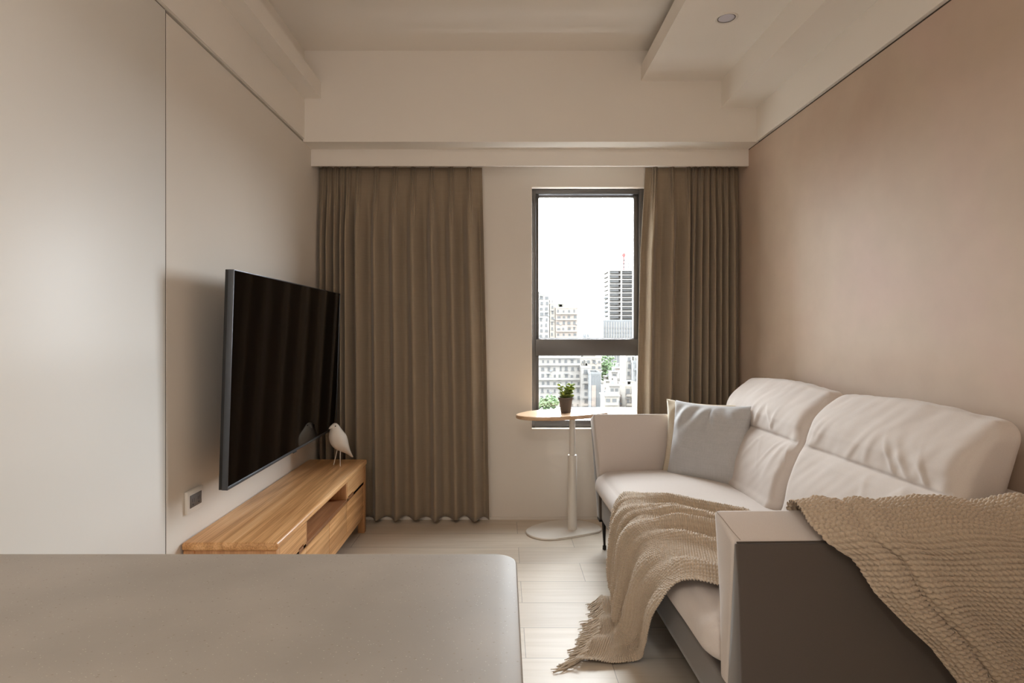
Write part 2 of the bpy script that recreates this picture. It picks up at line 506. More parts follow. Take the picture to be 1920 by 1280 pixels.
# ---------------------------------------------------------------- window
win = tag(bpy.data.objects.new('window_1', None), kind='structure')
win.location = (0.55, YB, WZ0); col.objects.link(win)
b = 0.005
boxes('reveal_bead', [(WX0, WX0 + b, YB - .0015, YB + .05, WZ0, WZ1), (WX1 - b, WX1, YB - .0015, YB + .05, WZ0, WZ1),
                      (WX0, WX1, YB - .0015, YB + .05, WZ0, WZ0 + b), (WX0, WX1, YB - .0015, YB + .05, WZ1 - b, WZ1)], M_bead, win, bev=0.001)
FY0, FY1 = YB + .05, YB + .125
fx0, fx1, fz0, fz1 = WX0 + b, WX1 - b, WZ0 + b, WZ1 - b
GX0, GX1 = 0.226, 0.842
boxes('window_frame', [(fx0, fx0 + .027, FY0, FY1, fz0, fz1), (fx1 - .052, fx1, FY0, FY1, fz0, fz1),
                       (fx0 + .027, fx1 - .052, FY0, FY1, fz1 - .028, fz1), (fx0 + .027, fx1 - .052, FY0, FY1, fz0, fz0 + .045)], M_frame, win, bev=0.002)
boxes('transom', [(fx0 + .027, fx1 - .052, FY0 - .004, FY1, 1.040, 1.146)], M_frame, win, bev=0.002)
s = FY0 + .022
sash = boxes('window_sash', [(fx0 + .027, GX0, s, FY1 - .01, 1.146, fz1 - .028), (GX1, fx1 - .052, s, FY1 - .01, 1.146, fz1 - .028),
                      (GX0, GX1, s, FY1 - .01, fz1 - .046, fz1 - .034), (GX0, GX1, s, FY1 - .01, 1.146, 1.152)], M_frame, win, bev=0.0015)
boxes('pane', [(GX0 - .01, GX1 + .01, s + .012, s + .018, 1.148, fz1 - .03)], M_glass, sash)
boxes('lower_stop', [(fx0 + .027, GX0, s, FY1 - .01, fz0 + .045, 1.04)], M_frame, win, bev=0.0015)
boxes('pane', [(GX0 - .01, fx1 - .05, s + .012, s + .018, fz0 + .04, 1.045)], M_glass, win)

# ---------------------------------------------------------------- curtains
def curtain(name, label, pleats, x_l, x_r, zb, zt, seedv, amp, group):
    """pleats: list of x positions of fold crests. x_l/x_r: functions of z-fraction (0 bottom..1 top)"""
    edges = [x_l(1)] + list(pleats) + [x_r(1)]
    NX, NZ = 520, 70
    X = np.linspace(0, 1, NX)
    xt = np.array([edges[0] + (edges[-1] - edges[0]) * u for u in X])
    P = np.array(pleats)
    rnd = np.random.RandomState(seedv)
    pa = 0.75 + 0.5 * rnd.rand(len(P)); drift = (rnd.rand(len(P)) - .5)
    verts = np.zeros((NZ, NX, 3))
    # phase: integer at each crest
    ph_nodes = np.concatenate([[edges[0] - 0.03], P, [edges[-1] + 0.03]])
    ph = np.interp(xt, ph_nodes, np.arange(len(ph_nodes)) - 1.0)
    near = np.clip(np.round(ph).astype(int), 0, len(P) - 1)
    dist = xt - P[near]
    gaps = np.diff(np.concatenate([[P[0] - (P[1] - P[0])], P, [P[-1] + (P[-1] - P[-2])]]))
    gap = np.minimum(gaps[near], gaps[near + 1])
    for j in range(NZ):
        f = 1 - j / (NZ - 1)          # 1 top .. 0 bottom
        z = zb + (zt - zb) * f
        k = smooth01((1 - f) / 0.22)    # pinch opens downwards
        soft = 0.5 + 0.5 * np.cos(2 * math.pi * ph)
        soft = soft ** np.where(gap < .06, 0.65, 1.25 + 0.45 * np.sin(near * 2.1 + 1))
        w = 0.014
        pinch = np.exp(-(dist / w) ** 4) * (0.70 + 0.30 * np.cos(dist / w * 7.0))
        tight = np.clip((gap - 0.02) / 0.08, 0.75, 1)
        a = amp * pa[near] * tight
        yy = (1 - k) * pinch * 0.034 + k * soft * a
        yy += k * 0.004 * np.sin(ph * 4 * math.pi + 1.3 + 2 * f)
        yy += 0.006 * (1 - f) * np.sin(ph * 2.3 + 3 * f)
        sway = drift[near] * 0.020 * math.sin(3.0 * (1 - f)) * (0.5 + 0.5 * np.cos(2 * math.pi * (ph - near)))
        u = (xt - edges[0]) / (edges[-1] - edges[0])
        x = x_l(f) + (x_r(f) - x_l(f)) * u + sway * np.sin(math.pi * u)
        zz = z + (0.006 * np.sin(ph * 2 * math.pi) if j == NZ - 1 else 0)
        verts[j, :, 0] = x
        verts[j, :, 1] = 3.694 - np.clip(yy, -0.006, 0.122)
        verts[j, :, 2] = zz
    me = grid_mesh(name, verts)
    o = link(name, me, M_curtain)
    tag(o, label, 'curtain', group)
    sm = o.modifiers.new('thickness', 'SOLIDIFY'); sm.thickness = 0.003; sm.offset = 0
    return o
def grid_mesh(name, V, mask=None):
    nz, nx = V.shape[:2]
    idx = np.arange(nz * nx).reshape(nz, nx)
    q = np.stack([idx[:-1, :-1], idx[:-1, 1:], idx[1:, 1:], idx[1:, :-1]], -1).reshape(-1, 4)
    if mask is not None:
        mq = mask.reshape(-1)
        q = q[mq]
    me = bpy.data.meshes.new(name)
    me.vertices.add(nz * nx); me.vertices.foreach_set('co', V.reshape(-1).astype(np.float32))
    me.loops.add(len(q) * 4); me.loops.foreach_set('vertex_index', q.reshape(-1).astype(np.int32))
    me.polygons.add(len(q)); me.polygons.foreach_set('loop_start', np.arange(0, len(q) * 4, 4, dtype=np.int32))
    me.update(calc_edges=True); me.validate()
    return me
px = lambda p, Y=3.64: (p - 945) * Y / F
lp = [px(p) for p in (604, 614, 627, 639, 650, 669, 703, 738, 773, 808, 844, 879)]
curtain('curtain', 'brown linen pinch-pleat curtain left of the window, behind the television', lp,
        lambda f: lerp(-1.1735, -1.1735, f), lambda f: interp(f, [(0, px(917)), (0.5, px(911)), (1, px(903))]), 0.022, 2.235, 3, 0.100, None)
rp = [px(p) for p in (1232, 1264, 1295, 1307, 1319, 1331, 1342, 1354, 1366, 1378)]
curtain('curtain', 'brown linen pinch-pleat curtain right of the window, behind the sofa arm', rp,
        lambda f: interp(f, [(0, px(1196)), (0.4, px(1199)), (0.75, px(1204)), (1, px(1214))]), lambda f: px(1390) + .0, 0.022, 2.235, 9, 0.098, None)

# ---------------------------------------------------------------- downlight
dl = empty('downlight', 'round recessed white downlight in the ceiling drop above the sofa', 'ceiling light', (1.039, 2.715, 2.66))
bm = bmesh.new(); lathe_bm(bm, [(0.040, -0.001), (0.043, -0.004), (0.049, -0.004), (0.052, -0.001), (0.052, 0.0), (0.040, 0.0)], (1.039, 2.715), 48, 2.66, cap=False)
from_bm('trim_ring', bm, M_white, dl)
bm = bmesh.new(); lathe_bm(bm, [(0.002, -0.0024), (0.030, -0.0020), (0.036, -0.0005), (0.037, 0)], (1.039, 2.715), 48, 2.66)
from_bm('lens', bm, M_lamp, dl)
bm = bmesh.new(); lathe_bm(bm, [(0.037, -0.0015), (0.0395, -0.0015), (0.0395, 0.0), (0.037, 0)], (1.039, 2.715), 48, 2.66, cap=False)
from_bm('gap_ring', bm, M_slot, dl)

# ---------------------------------------------------------------- wall outlet
ol = empty('wall_outlet', 'double wall socket with white plate and dark insert beside the television', 'outlet', (XL, 2.19, 0.525))
boxes('cover_plate', [(XL, XL + .012, 2.136, 2.250, 0.523, 0.606)], M_plate, ol, bev=0.003)
ins = boxes('socket_insert', [(XL + .008, XL + .0135, 2.152, 2.234, 0.541, 0.588)], M_insert, ol, bev=0.001)
for cy in (2.173, 2.214):
    boxes('socket_slots', [(XL + .013, XL + .0139, cy - .008, cy - .006, 0.562, 0.574), (XL + .013, XL + .0139, cy + .005, cy + .007, 0.560, 0.574),
                           (XL + .013, XL + .0139, cy - .004, cy + .002, 0.549, 0.554)], M_slot, ins)

# ---------------------------------------------------------------- television
TVY0, TVY1, TVH = 2.168, 3.575, 0.824
tv = empty('television', 'large flat black television mounted on the left wall above the oak stand', 'television', (-1.035, (TVY0 + TVY1) / 2, 0.605))
tv.rotation_euler = (0, R(1.75), 0)
w2 = (TVY1 - TVY0) / 2
boxes('casing', [(-0.030, -0.006, -w2, w2, 0, TVH)], M_tvback, tv, bev=0.002, local=True)
boxes('bezel', [(-0.018, 0.004, -w2 - .0005, -w2 + .003, -.0005, TVH + .0005), (-0.018, 0.004, w2 - .003, w2 + .0005, -.0005, TVH + .0005),
                (-0.018, 0.004, -w2, w2, TVH - .003, TVH + .0005), (-0.018, 0.004, -w2, w2, -.0005, 0.012)], M_tvbez, tv, bev=0.0008, local=True)
boxes('screen', [(-0.008, 0.0015, -w2 + .003, w2 - .003, 0.012, TVH - .003)], M_screen, tv, local=True)
boxes('rear_housing', [(-0.065, -0.028, -w2 + .22, w2 - .22, 0.06, 0.5)], M_tvback, tv, bev=0.006, local=True)
boxes('wall_bracket', [(-0.075, -0.062, -0.2, 0.2, 0.2, 0.45), (-0.137, -0.07, -0.15, -0.11, 0.25, 0.4), (-0.137, -0.07, 0.11, 0.15, 0.25, 0.4), (-0.137, -0.127, -0.25, 0.25, 0.24, 0.41)], M_leg, tv, bev=0.001, local=True)
boxes('infrared_receiver', [(-0.006, 0.0046, -0.02, 0.02, -0.006, 0.001)], M_tvback, tv, bev=0.001, local=True)

# ---------------------------------------------------------------- oak tv stand
SX0, SX1, SY0, SY1 = XL + .003, -0.822, 2.108, 3.492
st = empty('tv_stand', 'long low oak media cabinet with an open niche and drawers against the left wall', 'tv stand', ((SX0 + SX1) / 2, (SY0 + SY1) / 2, 0))
o = boxes('top_board', [(SX0, SX1, SY0, SY1, 0.400, 0.430)], M_oakY, st, bev=0.010, seg=4)
BX1 = SX1 - .008
boxes('side_panel', [(SX0 + .01, BX1 - .03, SY0 + .012, SY0 + .030, 0.092, 0.4)], M_oakZ, st, bev=0.001)
boxes('side_panel', [(SX0 + .01, BX1 - .03, SY1 - .030, SY1 - .012, 0.092, 0.4)], M_oakZ, st, bev=0.001)
for y in (SY0 + .006, SY1 - .046):
    for x in (SX0 + .004, BX1 - .038):
        boxes('leg', [(x, x + .04, y, y + .04, 0, 0.4)], M_oakZ, st, bev=0.004)
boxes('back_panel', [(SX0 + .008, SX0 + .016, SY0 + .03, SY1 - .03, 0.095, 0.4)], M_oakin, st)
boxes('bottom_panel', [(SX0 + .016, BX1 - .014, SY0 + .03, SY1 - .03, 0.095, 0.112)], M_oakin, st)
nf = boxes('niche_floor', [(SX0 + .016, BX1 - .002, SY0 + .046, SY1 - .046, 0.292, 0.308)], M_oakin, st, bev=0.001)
boxes('cable_cover', [(SX0 + .10, SX0 + .26, 2.56, 2.72, 0.307, 0.3095), (SX0 + .10, SX0 + .26, 2.80, 2.96, 0.307, 0.3095)], M_oakin, nf, bev=0.0008)
for y in (2.452, 3.076):
    boxes('divider', [(SX0 + .016, BX1 - .004, y - .008, y + .008, 0.308, 0.4)], M_oakZ, st, bev=0.001)
boxes('front_rail', [(BX1 - .030, BX1 - .003, SY0 + .046, SY1 - .046, 0.094, 0.128)], M_oakY, st, bev=0.0015)
yb = [SY0 + .047, 2.452, 2.772, 3.076, SY1 - .047]
g = 0.0015
for i, (a, c) in enumerate(zip(yb, yb[1:])):
    dr = boxes('drawer', [(BX1 - .020, BX1 - .002, a + g, c - g, 0.130, 0.288)], M_oakY, st, bev=0.0012)
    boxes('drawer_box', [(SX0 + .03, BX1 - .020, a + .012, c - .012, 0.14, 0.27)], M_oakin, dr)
for (a, c, hs) in ((yb[0], 2.444, 1), (3.084, yb[-1], 0)):
    h0, h1 = (c - .085, c - .03) if hs else (a + .02, a + .13)
    bm = bmesh.new()   # upper drawer front with a finger slot cut out of its lower edge
    for bx in ((a + g, h0, 0.294, 0.398), (h1, c - g, 0.294, 0.398), (h0, h1, 0.316, 0.398)):
        box_bm(bm, BX1 - .020, BX1 - .002, bx[0], bx[1], bx[2], bx[3])
    bmesh.ops.remove_doubles(bm, verts=bm.verts, dist=1e-5)
    dr = from_bm('drawer', bm, M_oakY, st, smooth=False)
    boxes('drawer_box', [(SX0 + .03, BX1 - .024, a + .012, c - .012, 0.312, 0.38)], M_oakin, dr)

# ---------------------------------------------------------------- bird figurine
bz = 0.430
bird = empty('bird_figurine', 'white wooden bird figurine on thin wire legs on the oak stand', 'figurine', (-0.946, 3.325, bz), math.atan2(-0.80, -0.60))
spine = [(-0.100, 0.030, .006, .003), (-0.088, 0.043, .012, .005), (-0.066, 0.066, .019, .011), (-0.042, 0.092, .030, .024), (-0.018, 0.118, .041, .039), (-0.002, 0.143, .046, .046),
         (0.010, 0.165, .045, .044), (0.017, 0.185, .038, .038), (0.021, 0.203, .030, .031), (0.024, 0.219, .024, .025), (0.027, 0.231, .020, .021), (0.029, 0.240, .014, .014), (0.030, 0.246, .005, .005)]
bm = bmesh.new(); rings = []
for i, (f_, z_, rs, ru) in enumerate(spine):
    rs, ru = rs * 1.10, ru * 1.10
    a = Vector((spine[max(i - 1, 0)][0], 0, spine[max(i - 1, 0)][1])); c = Vector((spine[min(i + 1, len(spine) - 1)][0], 0, spine[min(i + 1, len(spine) - 1)][1]))
    d = (c - a).normalized(); nrm = Vector((-d.z, 0, d.x))
    rings.append([bm.verts.new(Vector((f_, 0, z_)) + Vector((0, 1, 0)) * rs * math.cos(t) + nrm * ru * math.sin(t)) for t in [2 * math.pi * k / 28 for k in range(28)]])
for a, c in zip(rings, rings[1:]):
    for k in range(28): bm.faces.new((a[k], a[(k + 1) % 28], c[(k + 1) % 28], c[k]))
bm.faces.new(rings[0][::-1]); bm.faces.new(rings[-1])
body = from_bm('body', bm, M_bird, bird, local=True, angle=180)
sb = body.modifiers.new('sub', 'SUBSURF'); sb.levels = sb.render_levels = 1
bm = bmesh.new(); tube_bm(bm, [(0.034, 0, 0.229), (0.050, 0, 0.226), (0.066, 0, 0.219)], [0.013, 0.009, 0.002], 14)
from_bm('beak', bm, M_bird, bird, local=True, angle=180)
for s_ in (-1, 1):
    bm = bmesh.new(); bmesh.ops.create_uvsphere(bm, u_segments=12, v_segments=8, radius=0.0036, matrix=Matrix.Translation((0.036, s_ * 0.0185, 0.2315)))
    from_bm('eye', bm, M_black, bird, local=True, angle=180, label='small black eye')
    bm = bmesh.new(); tube_bm(bm, [(-0.004, s_ * 0.010, 0.108), (0.012, s_ * 0.030, 0.0015)], 0.0022, 8)
    from_bm('leg', bm, M_bird, bird, local=True)

# ---------------------------------------------------------------- side table and plant
tb = empty('side_table', 'small side table with rounded wood top on a white column in front of the window', 'side table', (0.405, 3.485, 0))
base_c = [(.128, 3.475), (.150, 3.385), (.235, 3.318), (.345, 3.345), (.470, 3.405), (.575, 3.455), (.588, 3.54), (.515, 3.63), (.41, 3.665), (.30, 3.64), (.19, 3.56)]
bm = bmesh.new(); prism_bm(bm, closed_spline(base_c), 0.0, 0.012, 0.004)
from_bm('base_plate', bm, M_white, tb)
top_c = [(.070, 3.44), (.092, 3.355), (.19, 3.302), (.33, 3.325), (.48, 3.40), (.60, 3.475), (.636, 3.555), (.56, 3.635), (.43, 3.672), (.28, 3.648), (.14, 3.55)]
bm = bmesh.new(); prism_bm(bm, closed_spline(top_c), 0.687, 0.709, 0.006)
from_bm('table_top', bm, M_topwood, tb)
bm = bmesh.new(); lathe_bm(bm, [(0.0275, 0.012), (0.0275, 0.452), (0.026, 0.456), (0.0185, 0.456)], (0.41, 3.49), 40)
from_bm('column', bm, M_white, tb)
bm = bmesh.new(); lathe_bm(bm, [(0.0180, 0.45), (0.0180, 0.675), (0.03, 0.682), (0.07, 0.687)], (0.41, 3.49), 40)
from_bm('inner_column', bm, M_white, tb)

pc = (0.372, 3.50)
pl = empty('potted_plant', 'small green succulent in a grey-brown pot on the side table', 'plant', (pc[0], pc[1], 0.709))
bm = bmesh.new(); lathe_bm(bm, [(0.029, 0.0), (0.031, 0.003), (0.041, 0.078), (0.046, 0.080), (0.047, 0.092), (0.042, 0.092), (0.039, 0.076)], pc, 40, 0.709, cap=False)
bm2 = None
vs = [v for v in bm.verts if abs(v.co.z - 0.709) < 1e-6]; bm.faces.new(vs)
from_bm('pot', bm, M_pot, pl)
bm = bmesh.new(); lathe_bm(bm, [(0.001, 0.084), (0.02, 0.083), (0.0405, 0.079)], pc, 24, 0.709)
from_bm('soil', bm, M_soil, pl)
bm = bmesh.new(); bs = bmesh.new()
rr = random.Random(5)
def leaf(bm, p, d, L, W, roll=0.0):
    d = d.normalized(); side = d.cross(Vector((0, 0, 1)))
    if side.length < .05: side = Vector((1, 0, 0))
    side.normalize(); side.rotate(Matrix.Rotation(roll, 3, d)); up = side.cross(d).normalized()
    n = 6; rows = []
    for i in range(n + 1):
        t = i / n
        w = W * (math.sin(math.pi * (t ** 0.8)) ** 0.8 if 0 < t < 1 else 0.02)
        c = p + d * L * t + up * (-0.25 * L * t * t)
        rows.append([bm.verts.new(c - side * w + up * .12 * W), bm.verts.new(c - up * .1 * W), bm.verts.new(c + side * w + up * .12 * W)])
    for a, c in zip(rows, rows[1:]):
        bm.faces.new((a[0], a[1], c[1], c[0])); bm.faces.new((a[1], a[2], c[2], c[1]))
for k in range(20):
    a = rr.random() * 2 * math.pi; r0 = rr.random() * .026; tilt = 0.15 + rr.random() * .6
    p = Vector((pc[0] + r0 * math.cos(a), pc[1] + r0 * math.sin(a), 0.790))
    top = p + Vector((math.cos(a) * tilt * .05, math.sin(a) * tilt * .05, 0.025 + rr.random() * .06))
    tube_bm(bs, [p, (p + top) / 2 + Vector((0, 0, .004)), top], 0.0016, 6)
    nl = 6
    for i in range(nl):
        f_ = 0.25 + 0.75 * i / (nl - 1); q = p.lerp(top, f_); b_ = a + i * 2.4
        el = 0.2 + 0.9 * f_ * rr.random()
        leaf(bm, q, Vector((math.cos(b_), math.sin(b_), el)), 0.022 + rr.random() * .010, 0.0085 + rr.random() * .003, rr.uniform(-1.2, 1.2))
fo = from_bm('foliage', bm, M_leaf, pl, angle=180)
fo.modifiers.new('t', 'SOLIDIFY').thickness = 0.0008
from_bm('stems', bs, M_leaf, pl, angle=180)

# ---------------------------------------------------------------- kitchen island
isl = empty('kitchen_island', 'island with a speckled grey stone top in the foreground', 'kitchen island', (-0.58, 0.28, 0))
def rrect(x0, x1, y0, y1, r, n=8):
    out = []
    for cx, cy, a0 in ((x1 - r, y1 - r, 0), (x0 + r, y1 - r, 90), (x0 + r, y0 + r, 180), (x1 - r, y0 + r, 270)):
        for i in range(n + 1):
            a = R(a0 + 90 * i / n); out.append((cx + r * math.cos(a), cy + r * math.sin(a)))
    return out
bm = bmesh.new(); prism_bm(bm, rrect(XL + .004, 0.0165, -0.25, 0.7835, 0.03), 0.880, 0.900, 0.0025, 3)
from_bm('worktop', bm, M_stone, isl)
boxes('cabinet_body', [(XL + .004, -0.03, -0.18, 0.50, 0.08, 0.88)], M_panel, isl, bev=0.002)
boxes('plinth', [(XL + .03, -0.07, -0.14, 0.46, 0.0, 0.08)], M_tvback, isl)

tc_ = empty('shade_cabinet', 'unseen cabinet-shaped block added behind the camera to shade the near sofa arm', 'cabinet', (0.93, -0.45, 0))  # added out of view to keep the rear fill off the near arm
boxes('carcass', [(0.38, XR - .004, -0.8, -0.12, 0, 2.12)], M_panel, tc_, bev=0.002)
for y0 in (-0.797, -0.458):
    dr = boxes('door', [(0.362, 0.379, y0, y0 + .335, 0.06, 2.117)], M_panel, tc_, bev=0.0015)
    boxes('handle', [(0.345, 0.362, y0 + (.29 if y0 < -.6 else .03), y0 + (.302 if y0 < -.6 else .042), 0.9, 1.15)], M_leg, dr, bev=0.002)
# ---------------------------------------------------------------- sofa
OX, OY = 0.51, 2.325
ang = R(1.55)
sf = empty('sofa', 'two-seat greige fabric sofa with grey-brown suede shell against the right wall', 'sofa', (OX, OY, 0), ang)
def s2w(x, y, z):
    return Vector((OX + x * math.cos(ang) - y * math.sin(ang), OY + x * math.sin(ang) + y * math.cos(ang), z))
YE = 0.965      # half length at arm top outside
# base shell
def shell_f(p, q):
    return Vector((0.50 + q.x, q.y, 0.232 + q.z))
soft_box('base_rail', (0.455, 0.87, 0.068), 0.012, shell_f, M_shell, sf, 10, dens=(2, 4, 1))
def bulge_seat(p, q):
    u, v, w = p
    x, y, z = q
    top = smooth01((w + 1) / 2)
    dome = 0.022 * (1 - abs(u) ** 2.5) * (1 - abs(v) ** 6)
    front = 0.030 * math.sqrt(max(0, 1 - (w * .9 + .0) ** 2)) * smooth01((-u - .6) / .4)
    wv = 0.0025 * noise.noise(Vector((x * 5, y * 4, 3))) + 0.0012 * noise.noise(Vector((x * 14, y * 9, 7)))
    und = -0.02 * smooth01((-u - .4) / .6) * (1 - top) * 0
    # the underside tucks back towards the rail
    tuck = 0.045 * smooth01((-u - .5) / .5) * smooth01((-w - .0) / 1.0)
    return Vector((0.370 + x - front + tuck, y, 0.369 + z + dome * top + wv + und))
seat = soft_box('seat_cushion', (0.345, 0.815, 0.082), 0.062, bulge_seat, M_sofa, sf, 22, dens=(2, 4, 1))
# end seam of the seat cushion, near the front arm
bm = bmesh.new()
for yy in (-0.772, 0.772):
    pts = []
    for i in range(13):
        a = R(-20 + 175 * i / 12 - 60)
        pts.append((0.335 - 0.283 - 0.001 - 0.0 - 0.092 * math.cos(a * .9), yy, 0.372 + 0.080 * math.sin(a * .9)))
    #tube_bm(bm, pts, 0.0016, 6)
bm.free()

def arm(sgn):
    """sgn -1 near, +1 far. Leaning slab; pale inner pad plus suede outer shell."""
    def mk(name, prof, x0, x1, mat, bev, extra=None):
        bm = bmesh.new()
        a = [bm.verts.new((x0(y_, z_), sgn * y_, z_)) for y_, z_ in prof]
        c = [bm.verts.new((x1, sgn * y_, z_)) for y_, z_ in prof]
        n = len(prof)
        bm.faces.new(a); bm.faces.new(c[::-1])
        for i in range(n): bm.faces.new((a[i], a[(i + 1) % n], c[(i + 1) % n], c[i]))
        bmesh.ops.recalc_face_normals(bm, faces=bm.faces)
        bmesh.ops.bevel(bm, geom=list(bm.edges), offset=bev, segments=3, profile=0.6, affect='EDGES')
        o = from_bm(name, bm, mat, sf, local=True, angle=50)
        return o
    fx = lambda y_, z_: 0.030 - 0.030 * smooth01((z_ - 0.40) / 0.34)
    # pale pad : (|y|, z)
    pad = [(0.812, 0.30), (0.822, 0.50), (0.847, 0.747), (0.962, 0.706), (0.932, 0.60), (0.858, 0.30)]
    p_ = mk('arm_pad', pad, fx, 0.86, M_sofa, 0.013)
    shell = [(0.843, 0.168), (0.852, 0.30), (0.926, 0.60), (0.957, 0.700), (0.9705, 0.704), (0.962, 0.60), (0.936, 0.34), (0.912, 0.168)]
    s_ = mk('arm_shell', shell, lambda y_, z_: fx(y_, z_) + 0.004, 0.95, M_shell, 0.005)
    # piping between the two and the mitred corner seam
    bm = bmesh.new(); tube_bm(bm, [(0.008, sgn * .967, .7055), (0.4, sgn * .969, .7065), (0.93, sgn * .969, .7065)], 0.0022, 8)
    from_bm('piping', bm, M_shellseam, s_, local=True)
    bm = bmesh.new(); tube_bm(bm, [(0.004, sgn * .850, .7435), (0.008, sgn * .885, .7350), (0.013, sgn * .925, .7205), (0.020, sgn * .957, .7085)], 0.0010, 8)
    from_bm('corner_seam', bm, M_sofaseam, p_, local=True)
    # vertical double seam of the shell
    bm = bmesh.new()
    for dx in (0, 0.008):
        tube_bm(bm, [(0.60 + dx, sgn * .9125, .17), (0.60 + dx, sgn * .9365, .34), (0.60 + dx, sgn * .9625, .60), (0.60 + dx, sgn * .970, .69)], 0.0009, 6)
    from_bm('shell_seam', bm, M_shellseam, s_, local=True)
arm(-1); arm(1)
# back frame
def backf(p, q): return Vector((0.898 + q.x + 0.012 * p.z, q.y, 0.455 + q.z))
soft_box('back_frame', (0.038, 0.94, 0.29), 0.03, backf, M_sofa, sf, 10, dens=(1, 4, 2))
# legs
for lx, ly in ((0.062, -0.87), (0.062, 0.87), (0.86, -0.87), (0.86, 0.87)):
    bm = bmesh.new(); tube_bm(bm, [(lx, ly, 0.175), (lx + .004, ly, 0.02)], [0.013, 0.006], 10)
    tube_bm(bm, [(lx + .004, ly, 0.02), (lx + .004, ly, 0.0)], [0.010, 0.011], 12)
    box_bm(bm, lx - .03, lx + .03, ly - .03, ly + .03, 0.160, 0.170)
    from_bm('leg', bm, M_leg, sf, local=True)

# back cushions
FR = [(0.0, 0.585), (0.12, 0.630), (0.25, 0.655), (0.5, 0.700), (0.57, 0.722), (0.62, 0.735), (0.70, 0.752), (0.85, 0.800), (1.0, 0.862)]
def back_cushion(y0, y1, seed, label=None):
    hy = (y1 - y0) / 2; cy = (y0 + y1) / 2
    H0, H1 = 0.452, 0.962
    rw = random.Random(seed)
    folds = []
    for k in range(16):
        folds.append((rw.uniform(-0.9, 0.9), rw.uniform(0.012, 0.03), rw.uniform(-1.1, -0.3) if rw.random() < .5 else rw.uniform(0.4, 1.2), rw.uniform(0.5, 1), rw.random() < .5))
    def f(p, q):
        # p.x -1 front .. 1 back ; p.y along; p.z up
        x, y, z = q
        t = (z + 0.255) / 0.51          # 0..1 height
        fr = interp(t, FR)
        bk = interp(t, [(0, 0.86), (0.6, 0.90), (1, 0.945)])
        # round the top and the ends
        mid = (fr + bk) / 2; th = (bk - fr) / 2
        ends = (1 - abs(p.y) ** 5) ** 0.5 if abs(p.y) < 1 else 0
        xx = mid + th * (x / 0.105)
        front = smooth01((-p.x) * 1.2)
        # puffed belly above and below the stitched line
        seam = 0.56
        lowp = math.exp(-((t - 0.30) / 0.17) ** 2); hip = math.exp(-((t - 0.80) / 0.13) ** 2)
        puff = 0.018 * lowp + 0.030 * hip
        crease = 0.024 * math.exp(-(abs(t - seam) / 0.045)) + 0.006 * math.exp(-((t - seam) / 0.008) ** 2)
        d = puff * (0.35 + 0.65 * ends) - crease * (1 - abs(p.y) ** 8)
        wr = 0
        for (c, wd, sl, am, upper) in folds:
            dt = (t - seam)
            if upper and dt < 0: continue
            if not upper and dt > 0: continue
            yy = p.y - (c + sl * dt)
            fall = smooth01(abs(dt) / 0.06) * (1 - smooth01((abs(dt) - 0.10) / 0.26))
            wr += am * 0.0050 * math.exp(-(yy / (wd * 1.8 + 0.03 * abs(dt))) ** 2) * fall
        wr += 0.0035 * noise.noise(Vector((y * 7 + seed, t * 4, 1))) + 0.0020 * noise.noise(Vector((y * 22 + t * 9, t * 7, 5 + seed)))
        xx -= front * (d + wr)
        # top wrinkles
        zt = 0.004 * noise.noise(Vector((y * 16 + seed, x * 12, 2)))
        # sag of the top edge in the middle, corners upright
        zz = 0.452 + 0.255 + z + smooth01(p.z) * (0.010 * math.cos(p.y * 2.6) - 0.008) + smooth01(p.z) * zt
        yo = cy + y - 0.012 * (p.y ** 3) * (1 - smooth01(t * 1.2)) 
        return Vector((xx - .035, yo, zz - .018 * (1 - smooth01(t * 2))))
    c = soft_box('back_cushion', (0.105, hy, 0.255), 0.058, f, M_sofa, sf, 26, dens=(0.7, 4, 3))
    return c
back_cushion(-0.768, 0.012, 11)
back_cushion(0.022, 0.822, 23)

